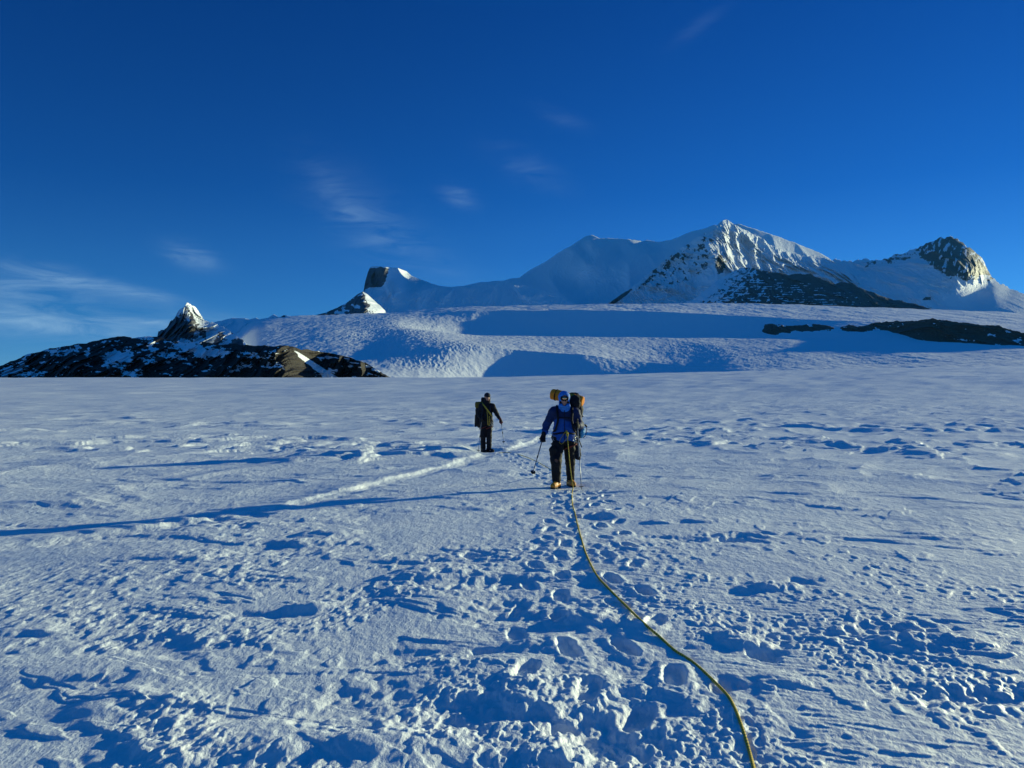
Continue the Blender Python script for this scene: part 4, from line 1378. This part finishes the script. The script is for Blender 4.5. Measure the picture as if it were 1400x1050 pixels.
def rear_climber():
    head = np.array([.03, -.05, 1.70]); neck = np.array([.0, 0, 1.50])
    shL = np.array([-.16, .05, 1.42]); shR = np.array([.19, -.02, 1.42])
    elL = np.array([-.22, .02, 1.16]); haL = np.array([-.17, -.16, 1.02])
    elR = np.array([.33, .02, 1.17]); haR = np.array([.44, -.10, .99])
    hipL = np.array([-.09, .02, .92]); hipR = np.array([.09, .0, .92])
    knL = np.array([-.10, -.03, .50]); knR = np.array([.085, -.04, .50])
    anL = np.array([-.10, .02, .12]); anR = np.array([.085, .0, .12])

    def body(P):
        d = un(.05, cap(P, (0, 0, 1.38), (0, .01, 1.02), .14, .12, .68), cap(P, hipL, hipR, .11, .11, .8), cap(P, shL, shR, .055, .055))
        d = un(.03, d, cap(P, neck - [0, 0, .05], head + [0, .03, -.06], .058, .050))
        d = un(.03, d, polyline(P, [shL, elL, haL], [.05, .037, .026]), polyline(P, [shR, elR, haR], [.05, .037, .026]))
        d = un(.03, d, polyline(P, [hipL, knL, anL], [.085, .055, .04]), polyline(P, [hipR, knR, anR], [.085, .055, .04]))
        for an in (anL, anR):
            d = un(.03, d, cap(P, (an[0], an[1] + .03, .06), (an[0] + .05, an[1] - .11, .06), .035, .028))
        return un(.012, d, head_sdf(P, head, .35, .05))
    p = sculpt('person', body, (-.42, -.40, 0), (.60, .30, 1.86), .0135, M_SKIN, None)
    p.location = (BX, BY, BZ)
    tag(p, 'distant climber in black clothes and dark cap standing with rope across the chest', 'person')

    def jacket(P):
        d = un(.05, cap(P, (0, .01, 1.38), (0, .005, 1.08), .185, .175, .74), cap(P, (0, 0, 1.05), (.01, 0, .93), .18, .19, .8), cap(P, shL, shR, .08, .08))
        d = un(.035, d, polyline(P, [shL, elL, haL + [0, .04, .03]], [.085, .066, .048]), polyline(P, [shR, elR, haR + [-.03, .03, .05]], [.085, .064, .046]))
        d = un(.02, d, cap(P, neck - [0, 0, .08], neck + [.01, -.01, .06], .09, .085))
        d = d + wrink(P, .008, .11, 601)
        return np.maximum(d, .86 - P[..., 2])
    sculpt('jacket', jacket, (-.42, -.36, .8), (.60, .30, 1.66), .0125, M_BLACK, p)
    def trousers(P):
        d = un(.04, cap(P, hipL + [0, 0, .03], hipR + [0, 0, .03], .125, .125, .85),
               polyline(P, [hipL, knL, anL + [0, 0, .02]], [.11, .082, .078]), polyline(P, [hipR, knR, anR + [0, 0, .02]], [.11, .082, .076]))
        return np.maximum(d + wrink(P, .009, .12, 611), .075 - P[..., 2])
    sculpt('trousers', trousers, (-.35, -.32, .05), (.35, .30, 1.1), .0125, M_TROUSER, p)
    bt = boot(p, anL + [0, 0, -.02], (.3, -1), crampon=False); bt.data.materials[0] = M_BLACK
    bt = boot(p, anR + [0, 0, -.02], (.75, -.8), crampon=False); bt.data.materials[0] = M_BLACK
    def cap_(P):
        d = ell(P, head + [0, .015, .045], (.098, .115, .095))
        d = np.maximum(d, (head[2] + .012) - P[..., 2])
        return un(.01, d, ell(P, head + [.03, -.12, .035], (.07, .06, .012)))
    sculpt('cap', cap_, head - [.16, .2, .05], head + [.16, .16, .17], .008, M_NAVY, p)
    def col(P):
        return np.maximum(un(.02, cap(P, head + [0, .04, -.04], head + [-.01, .05, -.15], .10, .105)), -ell(P, head + [.03, -.10, -.05], (.075, .1, .1))) + wrink(P, .004, .07, 622)
    sculpt('hood', col, head - [.16, .16, .28], head + [.16, .2, .09], .009, M_BLACK, p)
    def sg(P):
        q = P - head
        a = .35; x = q[..., 0] * math.cos(a) + q[..., 1] * math.sin(a); y = -q[..., 0] * math.sin(a) + q[..., 1] * math.cos(a)
        Q = np.stack([x, y, q[..., 2]], -1)
        return un(.004, ell(Q, (-.03, -.085, .010), (.03, .02, .02)), ell(Q, (.03, -.085, .010), (.03, .02, .02)), cap(Q, (-.078, -.03, .012), (-.05, -.08, .012), .005, .005), cap(Q, (.078, -.03, .012), (.05, -.08, .012), .005, .005))
    # the head turns to the right of the picture, so mirror the turn for the glasses
    def sg2(P):
        Q = P.copy(); Q[..., 0] = P[..., 0]
        return sg(Q)
    sculpt('sunglasses', sg2, head - [.13, .15, .05], head + [.13, .05, .06], .006, M_SOLE, p)
    sculpt('glove', lambda P: hand_sdf(P, haL, (.2, -1, -.3), (.7, 0, -.7), 1.05), haL + [-.16, -.2, -.14], haL + [.16, .12, .12], .007, M_BLACK, p)
    g = sculpt('glove', lambda P: hand_sdf(P, haR, (.35, -.35, -1), (0, -1, .3), 1.1), haR + [-.13, -.18, -.18], haR + [.16, .13, .12], .007, M_RED, p)
    g['label'] = 'dark red glove'
    hz = empty('harness', (0, 0, 0)); hz.parent = p
    tube('waist_belt', [(.175 * math.cos(w), .15 * math.sin(w), 1.0 + .01 * math.sin(3 * w)) for w in np.linspace(0, 2 * math.pi, 26)], .018, M_BLACK, hz, 8)
    for kx in (-.1, .09):
        tube('leg_loop', [(kx + .12 * math.cos(w), .12 * math.sin(w), .76 + .04 * math.cos(w)) for w in np.linspace(0, 2 * math.pi, 20)], .013, M_RED, hz, 6)
    for xx, zz_ in ((.17, .90), (.20, .85), (.13, .86), (.19, .74)):
        tube('carabiner', [(xx + .024 * math.cos(w), -.12, zz_ + .05 * math.sin(w)) for w in np.linspace(0, 2 * math.pi, 12)], .006, M_METAL, hz, 6)
    for sx in (-1, 1):
        tube('shoulder_strap', smooth_path([(sx * .10, .14, 1.46), (sx * .115, .02, 1.515), (sx * .12, -.12, 1.40), (sx * .11, -.16, 1.26), (sx * .16, -.11, 1.08)], 6), .022, M_NAVY, p, 8)

    b = empty('backpack', (BX - .14, BY + .22, BZ + 1.0)); b.rotation_euler = (0, 0, R(-14))
    tag(b, 'black backpack with an olive yellow top flap on the distant climber', 'backpack')
    sculpt('main_bag', lambda P: un(.04, box(P, (-.02, .05, .16), (.19, .15, .38), .10), box(P, (-.02, .06, -.12), (.16, .12, .14), .09)) + wrink(P, .01, .15, 641), (-.27, -.15, -.32), (.24, .27, .60), .015, M_BLACK, b)
    lo_ = sculpt('lid', lambda P: box(P, (-.06, .03, .46), (.15, .15, .10), .06) + wrink(P, .009, .09, 643), (-.25, -.16, .32), (.14, .22, .60), .012, M_OLIVE, b)
    sculpt('top_collar', lambda P: box(P, (.06, .02, .56), (.09, .10, .14), .06) + wrink(P, .008, .09, 645), (-.08, -.12, .38), (.20, .16, .74), .013, M_BLACK, b)
    tube('side_tube', [(-.20, -.04, -.22), (-.20, -.04, -.12), (-.19, -.04, .16)], [.028, .034, .03], M_SOLE, b, 8)
    for k in range(3):
        tube('side_strap', smooth_path([(-.19, -.08, .32 - k * .2), (-.225, .04, .31 - k * .2), (-.19, .16, .32 - k * .2)], 6), .009, M_OLIVE, b, 6)

    # coiled rope slung from shoulder to hip
    c = empty('rope_coil', (BX, BY, BZ))
    tag(c, 'yellow rope coil slung diagonally across the distant climber\'s chest', 'rope')
    for k in range(3):
        o = .013 * k
        pts = [(-.13 + o * .4, .05, 1.53), (-.10 + o, -.13, 1.47), (.0 + o, -.19 - .004 * k, 1.34), (.10 + o, -.19, 1.20), (.17 + o * .5, -.12, 1.11), (.19, .02, 1.12)]
        tube('coil_strand', smooth_path(pts, 8), .010, M_ROPE, c, 6)
    for k in range(2):
        tube('hanging_loop', smooth_path([(.02 + .02 * k, -.20, 1.28), (.04 + .015 * k, -.215, 1.08), (.05 + .03 * k, -.21, .86 - .03 * k), (.10 + .02 * k, -.20, .90), (.09 + .02 * k, -.21, 1.12)], 8), .007, M_SLING if k == 1 else M_ROPE, c, 6)

    w = lambda v: (BX + v[0], BY + v[1], BZ + v[2])
    t = w((-.245, -.20, 0)); tz = float(ground_z(t[0], t[1])[0])
    pole('trekking_pole', w((-.125, -.29, 1.10)), (t[0], t[1], tz - .02), M_METAL, 'slim grey trekking pole planted at the left of the distant climber')
    t = w((.54, -.10, 0)); tz = float(ground_z(t[0], t[1])[0])
    pole('trekking_pole', w((.452, -.17, 1.03)), (t[0], t[1] + .10, tz + .22), M_METAL, 'pale trekking pole held low at the right of the distant climber')


rear_climber()


# ---------------------------------------------------------------- the rope
def ground_at(px, row):
    d = CAM_H * F / (row - 552.0)
    for _ in range(6):          # settle on the real surface
        p = at(px, row, d)
        z = float(base_height(np.array([p[0]]), np.array([p[1]]))[0])
        d = (CAM_H - z) * F / (row - 552.0) if row > 552 else d
    return float((px - 700) / F * d), float(d)


def rope_on_snow(name, pix, rad, mat, label, start=(), end=()):
    pts = [np.array(p, float) for p in start]
    ks = []
    for (px, row) in pix:
        x, y = ground_at(px, row); ks.append((x, y, 0))
    path = np.array(smooth_path(ks, 26))
    rows = np.array([q[1] for q in smooth_path([(0, r, 0) for _, r in pix], 26)])
    pxs = np.array([q[0] for q in smooth_path([(c_, 0, 0) for c_, _ in pix], 26)])
    g = np.exp(-0.5 * (np.arange(-24, 25) / 9.0) ** 2); g /= g.sum()
    for _ in range(5):      # a stiff rope bridges small dips and stays where it is seen
        z = ground_z(path[:, 0], path[:, 1])
        mx_ = np.array([z[max(0, i - 6):i + 7].max() for i in range(len(z))])
        zz = np.convolve(np.pad(mx_, 24, mode='edge'), g, mode='valid')
        zz = np.maximum(zz, np.convolve(np.pad(z, 4, mode='edge'), np.ones(9) / 9, mode='valid') - rad * .4)
        d = (CAM_H - zz) * F / (rows - 552.0)
        path[:, 0] = (pxs - 700) / F * d; path[:, 1] = d
    path[:, 2] = zz + rad * .1
    allp = [Vector(p) for p in pts] + [Vector(p) for p in path] + [Vector(p) for p in end]
    o = tube(name, allp, rad, mat, None, 8)
    tag(o, label, 'rope')
    return o


hx, hy, hz_ = FX + .045, FY - .215, FZ + .93
lead = smooth_path([(hx, hy, hz_), (hx + .01, hy - .02, FZ + .75), (hx + .035, hy - .05, FZ + .45), (hx + .07, hy - .10, FZ + .15), (hx + .085, hy - .16, FZ + .035)], 10)
rope_on_snow('rope', [(781.5, 676), (782.5, 690), (786, 702), (790, 720), (795, 738), (801, 757), (815, 785), (832, 804), (850, 822), (880, 851), (900, 868), (920, 886), (942, 900), (962, 917), (990, 945), (1001, 963), (1010, 986), (1018, 1012), (1024, 1034), (1028, 1056), (1030, 1110), (1010, 1220)],
             .0085, M_ROPE, 'long yellow climbing rope lying on the snow from the blue climber to the camera', start=lead)
rope_on_snow('rope', [(757, 644), (745, 637), (730, 629), (712, 622), (695, 618.5), (682, 619)],
             .007, M_ROPE, 'dark rope on the snow between the two climbers', start=[(FX - .05, FY + .3, FZ + .5), (FX - .03, FY + 1.4, FZ + .22), (FX - .01, FY + 2.6, FZ + .06)])


# ------------------------------------------------------------------ the air
def build_haze():
    """one closed box of thin air round the camera and the whole scene"""
    lo, hi, zb, zt = -17500.0, 17500.0, -60.0, 2700.0
    v = [(x, y, z) for z in (zb, zt) for (x, y) in ((lo, lo), (hi, lo), (hi, hi), (lo, hi))]
    f = [(0, 3, 2, 1), (4, 5, 6, 7), (0, 1, 5, 4), (1, 2, 6, 5), (2, 3, 7, 6), (3, 0, 4, 7)]
    m = bpy.data.materials.new('thin_air'); m.use_nodes = True
    t = m.node_tree; t.nodes.clear()
    o = t.nodes.new('ShaderNodeOutputMaterial'); pv = t.nodes.new('ShaderNodeVolumePrincipled')
    pv.inputs['Color'].default_value = (0.10, 0.45, 1.0, 1)
    pv.inputs['Density'].default_value = HAZE
    pv.inputs['Anisotropy'].default_value = 0.2
    t.links.new(pv.outputs[0], o.inputs['Volume'])
    ob = make_mesh('haze', v, f, m, smooth=False)
    tag(ob, 'thin blue air between the camera and the far mountains', 'haze', kind='stuff')


HAZE = 0.7e-5
build_haze()
